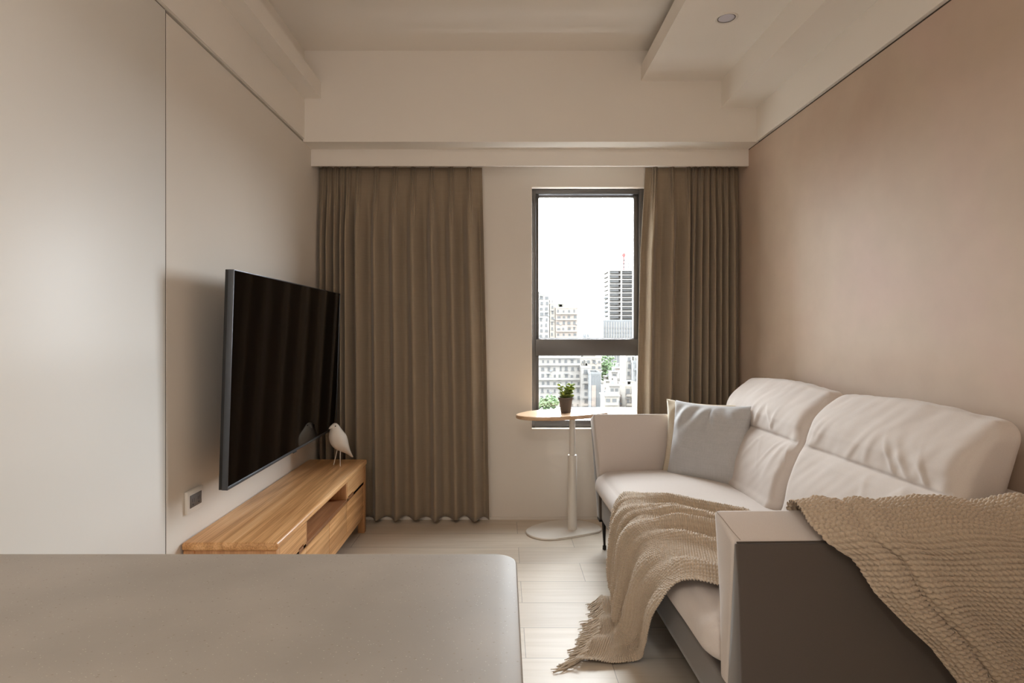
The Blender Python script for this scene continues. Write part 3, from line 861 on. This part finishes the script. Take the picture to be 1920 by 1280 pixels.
# ---------------------------------------------------------------- pillows
def pillow(name, label, size, thick, c, normal, roll, mat, seed):
    """c centre (world), normal direction it faces"""
    n_ = Vector(normal).normalized(); up = Vector((0, 0, 1)); up = (up - n_ * up.dot(n_)).normalized(); sd = up.cross(n_).normalized()
    N = 44; V = np.zeros((2, N + 1, N + 1, 3))
    bm = bmesh.new(); g2 = {}
    for s_ in (1, -1):
        for i in range(N + 1):
            for j in range(N + 1):
                u = 2 * i / N - 1; v = 2 * j / N - 1
                edge = i in (0, N) or j in (0, N)
                if edge and s_ == -1: g2[(s_, i, j)] = g2[(1, i, j)]; continue
                # pinched sides, pointed corners
                hx = size[0] / 2 * u * (1 - 0.080 * (1 - v * v) ** 1.0 * abs(u) ** 1.5)
                hz = size[1] / 2 * v * (1 - 0.075 * (1 - u * u) ** 1.0 * abs(v) ** 1.5)
                h = ((1 - abs(u) ** 2.6) * (1 - abs(v) ** 2.6)) 
                d = thick / 2 * max(0, h) ** 0.55
                r = math.hypot(u - (1 if u > 0 else -1), v - (1 if v > 0 else -1))
                a_ = math.atan2(v - 1, u + 0.25 * 0)
                wr = 0.0
                topf = smooth01((v - 0.15) / 0.7) * smooth01((1 - v) / 0.18)
                wr += 0.010 * topf * math.sin(13 * (u + 0.55 * (1 - v) * (1 if u < 0.1 else -1)) + seed) 
                wr += 0.006 * noise.noise(Vector((u * 2.2 + seed, v * 2.2, s_)))
                wr += 0.003 * noise.noise(Vector((u * 6 + seed, v * 4, s_ * 3)))
                if edge: wr = 0
                d += wr * min(1, 3 * max(0, h))
                ex = hx * math.cos(roll) - hz * math.sin(roll); ez = hx * math.sin(roll) + hz * math.cos(roll)
                P = Vector(c) + sd * ex + up * ez + n_ * d * s_
                g2[(s_, i, j)] = bm.verts.new(P)
    for s_ in (1, -1):
        for i in range(N):
            for j in range(N):
                q = [g2[(s_, i, j)], g2[(s_, i + 1, j)], g2[(s_, i + 1, j + 1)], g2[(s_, i, j + 1)]]
                try: bm.faces.new(q if s_ > 0 else q[::-1])
                except ValueError: pass
    o = from_bm(name, bm, mat, None, angle=180)
    return tag(o, label, 'cushion')
pillow('throw_pillow', 'square blue-grey linen cushion standing on the sofa seat', (0.425, 0.415), 0.14, (1.030, 2.935, 0.632), (-0.70, -0.66, 0.26), R(1), M_pil_g, 1.0)
pillow('throw_pillow', 'cream cushion mostly hidden behind the blue-grey one on the sofa', (0.41, 0.395), 0.12, (1.045, 3.04, 0.633), (-0.46, -0.86, 0.22), R(-1), M_pil_b, 4.0)

# ---------------------------------------------------------------- knitted throw
def knit_sheet(name, func, ns, nt, res, amp, parent, maskf=None, seed=0):
    S, T = ns * res + 1, nt * res + 1
    s = np.linspace(0, 1, S)[:, None] * np.ones((1, T)); t = np.ones((S, 1)) * np.linspace(0, 1, T)[None, :]
    P = func(s, t)
    ds = np.gradient(P, axis=0); dt = np.gradient(P, axis=1)
    n = np.cross(ds, dt); n /= np.linalg.norm(n, axis=2, keepdims=True) + 1e-12
    a = s * ns; b_ = t * nt
    row = np.floor(a)
    rs = np.random.RandomState(seed)
    jit = rs.rand(ns + 2, nt + 3) * 0.5
    bb = b_ + 0.10 * (row % 2) + 0.16 * np.sin(row * .23 + b_ * .13) + 0.12 * (a - row - .5)
    u = 2 * (a - row) - 1
    v = 2 * (bb - np.floor(bb)) - 1
    amp_j = 0.75 + jit[np.clip(row.astype(int), 0, ns), np.clip(np.floor(bb).astype(int), 0, nt + 1)]
    h = amp * np.sqrt(np.clip(1 - 0.86 * u * u - 0.92 * v * v, 0, 1)) * amp_j
    P = P + n * h[..., None]
    mask = None
    if maskf is not None:
        mk = maskf(P); mask = mk[:-1, :-1] & mk[1:, 1:]
    me = grid_mesh(name, P, mask)
    return link(name, me, M_knit, parent)
thr = empty('knitted_throw', 'chunky oatmeal knitted throw with fringe draped over sofa seat and near arm', 'throw blanket', (0.55, 2.2, 0))
def bez(path, u):
    """smooth polyline sampling by arclength; path: list (X,Z); u array 0..1"""
    pts = np.array(path, float)
    # catmull-rom densify
    out = []
    for i in range(len(pts) - 1):
        p0 = pts[max(i - 1, 0)]; p1 = pts[i]; p2 = pts[i + 1]; p3 = pts[min(i + 2, len(pts) - 1)]
        for k in range(12):
            q = k / 12
            out.append(0.5 * ((2 * p1) + (p2 - p0) * q + (2 * p0 - 5 * p1 + 4 * p2 - p3) * q * q + (3 * p1 - p0 - 3 * p2 + p3) * q ** 3))
    out.append(pts[-1]); out = np.array(out)
    L = np.concatenate([[0], np.cumsum(np.linalg.norm(np.diff(out, axis=0), axis=1))]); L /= L[-1]
    return np.stack([np.interp(u, L, out[:, k]) for k in range(out.shape[1])], -1)
def sm(x): 
    x = np.clip(x, 0, 1); return x * x * (3 - 2 * x)
def seat_sheet(s, t):
    # s 0 (deep on the seat) .. 1 (hem) ; t 0 far .. 1 near
    path_far = [(0.98, 2.20, .487), (0.80, 2.34, .487), (0.64, 2.49, .487), (0.55, 2.575, .480), (0.514, 2.58, .452), (0.490, 2.58, .39), (0.486, 2.575, .28), (0.486, 2.57, .15), (0.484, 2.565, .03), (0.430, 2.58, .012)]
    path_mid = [(0.98, 1.88, .492), (0.80, 1.97, .490), (0.64, 2.09, .489), (0.55, 2.16, .483), (0.510, 2.20, .455), (0.482, 2.23, .39), (0.470, 2.26, .28), (0.462, 2.30, .15), (0.452, 2.32, .03), (0.375, 2.30, .012)]
    path_near = [(0.98, 1.56, .490), (0.80, 1.56, .488), (0.64, 1.60, .487), (0.55, 1.67, .480), (0.510, 1.72, .450), (0.490, 1.76, .39), (0.486, 1.86, .26), (0.502, 1.99, .12), (0.500, 2.08, .022), (0.40, 2.075, .012), (0.26, 2.08, .010)]
    A = bez(path_far, s); B = bez(path_mid, s); C = bez(path_near, s)
    w = t[..., None]
    w0 = (1 - w) * (1 - 2 * w); w1 = 4 * w * (1 - w); w2 = w * (2 * w - 1)
    P = A * w0 + B * w1 + C * w2
    # folds
    lip = 0.42
    onseat = 1 - sm((s - .36) / .14)
    hang = sm((s - .40) / .15) * (1 - sm((s - .86) / .08))
    Fd = 0
    for c0, c1, wd, am in ((.03, .03, .040, .020), (.19, .12, .046, .036), (.35, .25, .028, .032), (.45, .33, .026, .034), (.55, .41, .030, .038), (.74, .52, .030, .020), (.97, .72, .040, .020)):
        c = c0 * (1 - s) ** 1.0 + c1 * s + 0.03 * np.sin(5 * s + c0 * 20)
        Fd = Fd + am * np.exp(-((t - c) / wd) ** 2)
    Fh = 0.016 * np.sin(2 * math.pi * (t * 4.2 + .15 * np.sin(4 * s))) + 0.008 * np.sin(2 * math.pi * (t * 9.3 + .3 * s))
    up = Fd * onseat
    fin = sm(s / .1)
    P[..., 2] += 1.3 * up * fin + 0.002
    P[..., 0] -= (Fd * 0.7 + np.maximum(Fh, -0.006) * .7 + .006) * hang * (0.15 + 0.85 * sm(t / .12))
    P[..., 1] += 0.012 * np.sin(2 * math.pi * (t * 4.2 + .3)) * hang
    fl = sm((s - .90) / .06)
    P[..., 2] += fl * (0.010 + 0.010 * np.sin(2 * math.pi * t * 3.1 + 6 * s)) 
    P[..., 2] = np.maximum(P[..., 2], 0.004)
    return P
knit_sheet('blanket', seat_sheet, 136, 76, 5, 0.0068, thr, seed=2)
def arm_sheet(s, t):
    # s 0 inside on seat .. 1 outer bottom ; t 0 left .. 1 towards the wall
    path = [(1.60, .488), (1.535, .492), (1.505, .55), (1.492, .67), (1.478, .748), (1.445, .760), (1.388, .738), (1.342, .706), (1.333, .65), (1.338, .55), (1.352, .40), (1.365, .25), (1.372, .12)]
    A = bez(path, s)
    Z = A[..., 1]
    outer = sm((s - .40) / .1)
    zz = np.where(s > .42, Z, .78)
    xl = 0.722 + outer * (np.interp(-zz, [-.78, -.705, -.676, -.60, -.53, -.475, -.395, -.25, -.1], [0.0, 0.035, .073, .124, .193, .255, .32, .42, .50]))
    X = xl + t * 0.80
    Y = A[..., 0] + 0.028 * (X - 0.62)
    P = np.stack([X, Y, Z], -1)
    Fd = 0
    for c, wd, am in ((.035, .03, .014), (.115, .018, -.012), (.18, .04, .016), (.44, .10, .018), (.575, .03, -.016), (.67, .05, .030), (.80, .03, -.010), (.92, .05, .022)):
        cc = c + 0.05 * np.sin(3 * s + c * 9)
        Fd = Fd + am * np.exp(-((t - cc) / wd) ** 2)
    drape = sm((s - .45) / .2)
    Fd = Fd + .010 + 0.010 * drape
    outw = sm((s - .38) / .2)
    P[..., 1] -= Fd * outw
    P[..., 2] += (Fd * .6 + 0.004 * np.sin(t * 17) + .006) * sm((s - .28) / .08) * (1 - outw)
    return P
knit_sheet('blanket', arm_sheet, 100, 60, 6, 0.0088, thr, maskf=lambda P: P[..., 0] < 1.462, seed=5)
# fringe
rf = random.Random(12)
tt = np.linspace(0, 1, 31)
hem = seat_sheet(np.ones((1, 31)), tt[None, :])[0]
for k, (x, y, z) in enumerate(hem):
    t_ = k / 30
    bm = bmesh.new()
    L = 0.075 + rf.random() * .03
    if t_ < 0.28: dr = Vector((-0.35, -0.3, 0))
    else: dr = Vector((-0.9, -0.35 - 0.3 * rf.random() + .2 * rf.random(), 0))
    dr.normalize()
    sidev = Vector((-dr.y, dr.x, 0))
    for j in range(4):
        pts = []; ph = rf.random() * 6; off = (j - 1.5) * .004; spread = rf.uniform(-.3, .3)
        for i in range(9):
            f_ = i / 8
            q = Vector((x, y, 0)) + dr * (L * f_ - .006) + sidev * (off + spread * .05 * f_ * f_ + 0.003 * math.sin(9 * f_ + ph))
            q.z = max(0.0022, max(z, .006) * (1 - f_) ** 2 + .004 + 0.004 * math.sin(7 * f_ + ph) * (1 if f_ < .9 else .3))
            pts.append(q)
        tube_bm(bm, pts, [.0022] * 7 + [.0018, .0010], 6)
    from_bm('tassel', bm, M_knit, thr, angle=180)

# ---------------------------------------------------------------- the city outside
GZ = -37.0
M_city = [plain('facade %s' % n_, c, 0.8, noise_amt=0.05, nscale=0.3) for n_, c in
          (('white', srgb(121, 117, 112)), ('cream', srgb(122, 116, 108)), ('grey', srgb(96, 97, 97)), ('rose', srgb(121, 111, 103)), ('concrete', srgb(104, 105, 106)))]
M_cwin = plain('city window', srgb(74, 74, 74), 0.6, noise_amt=0.3, nscale=0.2)
M_cdark = plain('city shade', srgb(92, 92, 92), 0.7)
M_csteel = plain('site steel', srgb(46, 47, 50), 0.7)
M_croof = plain('city roof', srgb(100, 97, 92), 0.8, noise_amt=0.15, nscale=0.2)
M_peach = plain('terracotta roof deck', srgb(62, 50, 42), 0.8, noise_amt=0.05, nscale=0.5)
M_ground = plain('city ground', srgb(64, 64, 63), 0.9, noise_amt=0.2, nscale=0.02)
M_tree = plain('tree leaves', srgb(74, 92, 60), 0.9, noise_amt=0.35, nscale=0.8)
M_red = plain('crane red', srgb(140, 44, 40), 0.5)
tag(boxes('ground', [(-2500, 2500, 20, 6000, GZ - 1, GZ)], M_ground), kind='structure')
def wx(p, Y): return (p - 945) * Y / F
def wz(p, Y): return 1.2 - (p - 620) * Y / F
rc = random.Random(3)
foot = []
foot += [(wx(1139, 330) - 7, wx(1139, 330) + 7, 323, 337), (wx(1150, 310) - 5, wx(1150, 310) + 5, 305, 315)]
def building(label, p0, p1, ptop, Y, depth, mat, fh=3.1, bay=3.2, winf=.55, balc=0.0, name='apartment_building', minz=None, roofbits=True, skipwin=False, group=None):
    x0, x1, zt = wx(p0, Y) + .08, wx(p1, Y) - .08, wz(ptop, Y)
    foot.append((x0 - 1.5, x1 + 1.5, Y - 2.5, Y + depth + 1.5))
    e = empty(name, label, 'building', ((x0 + x1) / 2, Y + depth / 2, GZ), group=group)
    boxes('walls', [(x0, x1, Y, Y + depth, GZ, zt)], mat, e)
    boxes('parapet', [(x0 - .2, x1 + .2, Y - .2, Y, zt, zt + .9), (x0 - .2, x0, Y, Y + depth, zt, zt + .9), (x1, x1 + .2, Y, Y + depth, zt, zt + .9), (x0, x1, Y + depth - .2, Y + depth, zt, zt + .9)], mat, e)
    if roofbits:
        w = (x1 - x0)
        for k in range(2):
            a = x0 + w * rc.uniform(.08, .6); wd = w * rc.uniform(.12, .3); h = rc.uniform(1.6, 3.2)
            boxes('roof_shed', [(a, min(a + wd, x1 - .3), Y + depth * .3, Y + depth * .7, zt, zt + h)], M_croof, e)
    n = 0; nb = max(1, int((x1 - x0) / bay)); bw = (x1 - x0) / nb
    zmin = minz if minz is not None else wz(790, Y)
    z = zt - fh; row = 0
    if skipwin: return e
    proto = ac = aw = None; nac = naw = 0
    while z > zmin and z > GZ and n < 96:
        for k in range(nb):
            if n >= 96: break
            wd = bw * winf; c = x0 + bw * (k + .5)
            if proto is None:
                bm = bmesh.new()
                box_bm(bm, -wd / 2, wd / 2, -.02, .25, .0, fh * .42)
                box_bm(bm, -wd / 2 - .15, wd / 2 + .15, -.35, .0, -.18, 0.0)
                proto = from_bm('window', bm, M_cwin, e, local=False, smooth=False)
                ob = proto
            else:
                ob = proto.copy(); col.objects.link(ob)
            ob.location = (c + rc.uniform(-.12, .12) * bw, Y - .1, z + fh * .3)
            ob.scale = (rc.uniform(.55, 1.15), 1, rc.uniform(.75, 1.25))
            if rc.random() < .3 and nac < 60:
                if ac is None:
                    ac = ob2 = boxes('air_conditioner', [(-.45, .45, -.55, -.05, 0, .6)], K_, e)
                else:
                    ob2 = ac.copy(); col.objects.link(ob2)
                ob2.location = (c + bw * .38, Y, z + fh * .12); nac += 1
            if rc.random() < .18 and naw < 30:
                if aw is None:
                    aw = ob3 = boxes('awning', [(-.9, .9, -.9, 0, 0, .18)], G_, e)
                else:
                    ob3 = aw.copy(); col.objects.link(ob3)
                ob3.location = (c, Y, z + fh * .78); naw += 1
            n += 1
        if balc and rc.random() < balc:
            boxes('ledge', [(x0 + .3, x1 - .3, Y - 1.1, Y, z - .12, z + .1), (x0 + .3, x1 - .3, Y - 1.15, Y - 1.05, z + .1, z + .8)], mat, e)
        z -= fh; row += 1
    return e
W_, C_, G_, R_, K_ = M_city
building('tall white apartment block at the left edge of the window view', 1000, 1030, 553, 330, 16, W_, bay=2.9, minz=wz(636, 330))
building('narrow cream block stepping down beside the tall white one', 1030.5, 1041, 570, 331, 14, C_, bay=3.4, minz=wz(636, 331), winf=.4)
building('beige apartment block with rows of dark windows left of the open sky', 1041.5, 1083, 578, 330, 16, R_, fh=3.3, bay=2.8, balc=.6, minz=wz(636, 330), winf=.5)
building('long white apartment block across the lower window pane', 1000, 1090, 657, 232, 14, W_, fh=2.9, bay=2.3, winf=.42, balc=.5)
building('white block with shaded balconies beside the long white one', 1090.6, 1107, 690, 226, 12, W_, fh=2.9, bay=2.0, winf=.5, balc=.3, minz=wz(775, 226))
e = building('grey ribbed metal building at the corner of the street', 1107.5, 1127, 702, 218, 12, G_, skipwin=True, roofbits=False)
for k in range(9):
    x = lerp(wx(1108, 218), wx(1126.5, 218), k / 8)
    boxes('facade_rib', [(x - .08, x + .08, 217.8, 218, GZ, wz(704, 218))], K_, e)
boxes('banner', [(wx(1109, 218), wx(1117, 218), 217.6, 217.75, wz(762, 218), wz(722, 218))], R_, e, label='faded rose banner')
building('low wide flat block behind the long white one', 1060, 1128, 672, 300, 22, C_, fh=3.1, bay=2.6, balc=.6, minz=wz(700, 300), winf=.7)
building('white tenement right of the street with narrow windows', 1173, 1186, 667, 240, 12, W_, fh=2.9, bay=1.9, balc=.2)
building('grey tenement at the right edge of the lower pane', 1186.6, 1215, 680, 236, 14, G_, fh=2.9, bay=2.2, balc=.6)
building('low cream house with wide windows on the right of the street', 1172, 1212, 725, 215, 12, C_, fh=3.4, bay=1.9, winf=.75, balc=1)
building('small rose house beside the street below the tree', 1152, 1166, 744, 222, 10, R_, fh=3.2, bay=2.2, winf=.5)
building('small white house with a shed roof beside the street', 1157, 1172, 712, 260, 10, W_, fh=3.2, bay=2.8, winf=.5, balc=.4)
building('pale house behind the tree on the street', 1150, 1175, 690, 350, 12, W_, fh=3.2, bay=3.2, winf=.5, balc=.4)
# podium and tower under construction
pod = building('wide concrete podium at the foot of the unfinished tower', 1130, 1215, 602, 398, 34, K_, skipwin=True, roofbits=False, name='podium_building')
for k in range(3):
    z = wz(614 + 8 * k, 398); boxes('shade_band', [(wx(1130, 398), wx(1215, 398), 397.7, 398, z - .7, z + .5)], M_cdark, pod)
for k in range(16):
    x = lerp(wx(1131, 398), wx(1205, 398), k / 15); boxes('pilaster', [(x - .2, x + .2, 397.4, 398, GZ, wz(603, 398))], W_, pod)
YT = 400
PT = wz(602, 398) + 0.9
tw = empty('tower_under_construction', 'tall unfinished concrete tower with open floor slabs on the right of the skyline', 'tower', (wx(1165, YT), YT + 14, PT))
tx0, tx1 = wx(1142, YT), wx(1216, YT)
boxes('core', [(wx(1146, YT), tx1, YT + 7, YT + 26, PT, wz(506, YT))], W_, tw)
z = wz(507, YT); k = 0
while z > PT + 2.6:
    boxes('floor_slab', [(tx0, tx1, YT, YT + 28, z - .28, z + .28)], W_, tw)
    boxes('guard_rail', [(tx0 + .3, wx(1161, YT), YT + 1.6, YT + 1.9, z - 2.5 + .9, z - .3), (wx(1165, YT), tx1, YT + 2.6, YT + 2.9, z - 1.6, z - .3)], M_cdark, tw)
    if k > 5: boxes('balcony_slab', [(wx(1135, YT), tx0, YT + 3, YT + 12, z - .3, z + .5)], K_, tw)
    z -= 3.1; k += 1
for p in (1142, 1165, 1189, 1214):
    boxes('column', [(wx(p, YT) - .5, wx(p, YT) + .5, YT - .1, YT + 1, PT, wz(504, YT))], W_, tw)
for z0 in (500, 494, 487):
    boxes('top_frame', [(wx(1165, YT), tx1, YT + 3, YT + 3.6, wz(z0, YT) - .25, wz(z0, YT) + .35)], M_csteel, tw)
for p in (1165, 1172, 1180, 1189, 1200):
    boxes('top_post', [(wx(p, YT) - .2, wx(p, YT) + .2, YT + 3, YT + 3.4, wz(507, YT), wz(485, YT))], M_csteel, tw)
boxes('scaffold_post', [(wx(1143, YT) - .12, wx(1143, YT) + .12, YT, YT + .3, wz(507, YT), wz(491, YT)), (wx(1143, YT), wx(1165, YT), YT, YT + .3, wz(492, YT), wz(491.2, YT))], M_csteel, tw)
cr = empty('tower_crane', 'small red luffing crane on top of the unfinished tower', 'crane', (wx(1174, YT), YT + 8, wz(485, YT)))
cx_, cz_ = wx(1174, YT), wz(485, YT)
bm = bmesh.new(); box_bm(bm, cx_ - .5, cx_ + .5, YT + 7.5, YT + 8.5, wz(506, YT) + .1, wz(478, YT)); from_bm('mast', bm, M_red, cr, smooth=False)
boxes('cab', [(cx_ - 1.2, cx_ + 1.2, YT + 7, YT + 9, wz(478, YT), wz(473, YT))], M_red, cr)
bm = bmesh.new(); tube_bm(bm, [(cx_, YT + 8, wz(474, YT)), (wx(1170, YT), YT + 8, wz(451, YT))], [.45, .25], 4); from_bm('jib', bm, M_red, cr, smooth=False)
bm = bmesh.new(); tube_bm(bm, [(cx_, YT + 8, wz(474, YT)), (wx(1179, YT), YT + 8, wz(466, YT))], .35, 4); tube_bm(bm, [(wx(1179, YT), YT + 8, wz(466, YT)), (wx(1170, YT), YT + 8, wz(451, YT))], .08, 4)
from_bm('counter_frame', bm, M_red, cr, smooth=False)
boxes('counter_jib', [(wx(1162, YT), cx_, YT + 7.6, YT + 8.4, wz(475.5, YT), wz(474, YT))], M_cdark, cr)
# far skyline
for k in range(34):
    Y = rc.uniform(900, 2200); p = 1004 + k * 4.2 + rc.uniform(-1, 1); wdt = rc.uniform(2, 5); tp = rc.uniform(624, 633)
    if tp > 620 + 1090 * 37 / Y - 1.5: tp = 620 + 1090 * 37 / Y - 4
    x0, x1 = wx(p, Y), wx(p + wdt, Y)
    o = boxes('distant_building', [(x0, x1, Y, Y + 25, GZ, wz(tp, Y)), (x0 + (x1 - x0) * .3, x0 + (x1 - x0) * .7, Y + 8, Y + 16, wz(tp, Y), wz(tp, Y) + 3)], rc.choice([W_, G_, K_]))
    tag(o, 'tiny pale building of the far skyline seen just above the window transom', 'building', 'far skyline buildings')
# mid distance low blocks
SHADES = [(W_, 'white'), (C_, 'cream'), (G_, 'grey'), (R_, 'rose')]
k = tries = 0
while k < 24 and tries < 900:
    tries += 1
    Y = rc.uniform(250, 800); p = rc.uniform(1004, 1205)
    wdt = rc.uniform(9, 20) * 300 / Y; zt = rc.uniform(-26, -14)
    x0, x1 = wx(p, Y), wx(p + wdt, Y)
    if x1 - x0 < 4 or any(x0 < b and x1 > a and Y < d and Y + 14 > c for a, b, c, d in foot): continue
    foot.append((x0 - 1, x1 + 1, Y - 1, Y + 15))
    sh, nm = SHADES[k % 4]
    side = 'left' if p < 1070 else ('middle' if p < 1140 else 'right')
    e = empty('city_block', 'low %s block among the roofs in the %s of the city view' % (nm, side), 'building', ((x0 + x1) / 2, Y, GZ), group='%s city blocks %s' % (nm, side))
    boxes('walls', [(x0, x1, Y, Y + 14, GZ, zt)], sh, e)
    boxes('roof_shed', [(lerp(x0, x1, .2), lerp(x0, x1, .55), Y + 3, Y + 8, zt, zt + 2.5)], M_croof, e)
    boxes('window_band', [(x0 + .6, x1 - .6, Y - .1, Y, zt - 2 - 3.1 * q, zt - .9 - 3.1 * q) for q in range(4)], M_cwin, e)
    k += 1
# crowded small houses along the street on the right
k = tries = 0
while k < 22 and tries < 2000:
    tries += 1
    Y = rc.uniform(170, 330); p = rc.uniform(1127, 1206)
    wdt = rc.uniform(3.5, 6.5); zt = rc.uniform(-31, -17)
    x0 = wx(p, Y); x1 = x0 + wdt
    if any(x0 < b - 1 and x1 > a + 1 and Y < d - 1 and Y + 8 > c + 1 for a, b, c, d in foot): continue
    foot.append((x0 - 1, x1 + 1, Y - 1, Y + 9))
    nm = ('white', 'cream', 'rose')[k % 3]; sh = (W_, C_, R_)[k % 3]
    e = empty('street_house', 'small %s house in the crowded street right of the grey ribbed building' % nm, 'building', ((x0 + x1) / 2, Y, GZ), group='%s street houses' % nm)
    boxes('walls', [(x0, x1, Y, Y + 8, GZ, zt)], sh, e)
    boxes('roof', [(x0 - .4, x1 + .4, Y - .6, Y + 8.3, zt, zt + .3)], M_croof, e)
    boxes('roof_tank', [(x0 + 1, x0 + 2.2, Y + 3, Y + 4.2, zt + .3, zt + 1.8)], K_, e)
    for q in range(5):
        z = zt - 1.9 - 2.9 * q
        if z < GZ + .5: break
        for t_ in (.1, .55):
            boxes('window', [(lerp(x0, x1, t_), lerp(x0, x1, t_ + .3), Y - .15, Y, z, z + 1.1)], M_cwin, e)
        boxes('balcony', [(x0 + .2, x1 - .2, Y - .9, Y, z - .9, z - .1)], G_ if q % 2 else sh, e)
    k += 1
# near roof deck with shrubs
rd = empty('roof_terrace', 'terracotta roof terrace just below the window', 'roof', (wx(1110, 34), 34, GZ))
boxes('roof_deck', [(-6, 16, 24, 38, -4.4, -3.9)], M_peach, rd)
boxes('building_walls', [(-5.8, 15.8, 24.2, 37.8, GZ, -4.4)], C_, rd)
boxes('parapet', [(-6, 16, 37.8, 38, -3.9, -3.8)], M_bead, rd)
def tree(name, label, c, r, h, n=60, seed=1, cat='tree'):
    rr = random.Random(seed)
    e = empty(name, label, cat, (c[0], c[1], c[2]))
    bm = bmesh.new(); tube_bm(bm, [(c[0], c[1], c[2]), (c[0] + r * .05, c[1], c[2] + h * .6)], [r * .1, r * .05], 8)
    from_bm('trunk', bm, M_cdark, e)
    bm = bmesh.new()
    for k in range(n):
        d = Vector((rr.gauss(0, 1), rr.gauss(0, 1), rr.gauss(0, .8))); d = d.normalized() * r * rr.random() ** .4
        q = Vector((c[0], c[1], c[2] + h * .65)) + Vector((d.x, d.y, d.z * h * .5 / r))
        m_ = Matrix.Translation(q) @ Matrix.Rotation(rr.random() * 3, 4, 'Z') @ Matrix.Diagonal((1, 1, .7, 1))
        bmesh.ops.create_icosphere(bm, subdivisions=1, radius=r * rr.uniform(.08, .2), matrix=m_)
    for v in bm.verts:
        v.co += Vector((rr.gauss(0, 1), rr.gauss(0, 1), rr.gauss(0, 1))) * r * .03
    from_bm('foliage', bm, M_tree, e, smooth=False)
tree('street_tree', 'leafy green tree beside the street behind the grey ribbed building', (wx(1139, 330), 330, GZ), 5.4, 24, 260, 3)
tree('street_tree', 'smaller green tree at the far end of the street', (wx(1150, 310), 310, GZ), 3.5, 19, 160, 4)
tree('roof_shrub', 'green shrub on the terrace seen left of the potted plant', (wx(1030, 37), 37, -3.9), .62, .9, 220, 5, 'shrub')
tree('roof_shrub', 'low green shrub beside the window frame on the terrace', (wx(1019, 37), 36.6, -3.9), .42, .6, 160, 6, 'shrub')
tree('roof_tree', 'tiny green tree on the roof of the cream block', (wx(1045, 335), 334, wz(578, 335)), 1.3, 3.2, 40, 8)
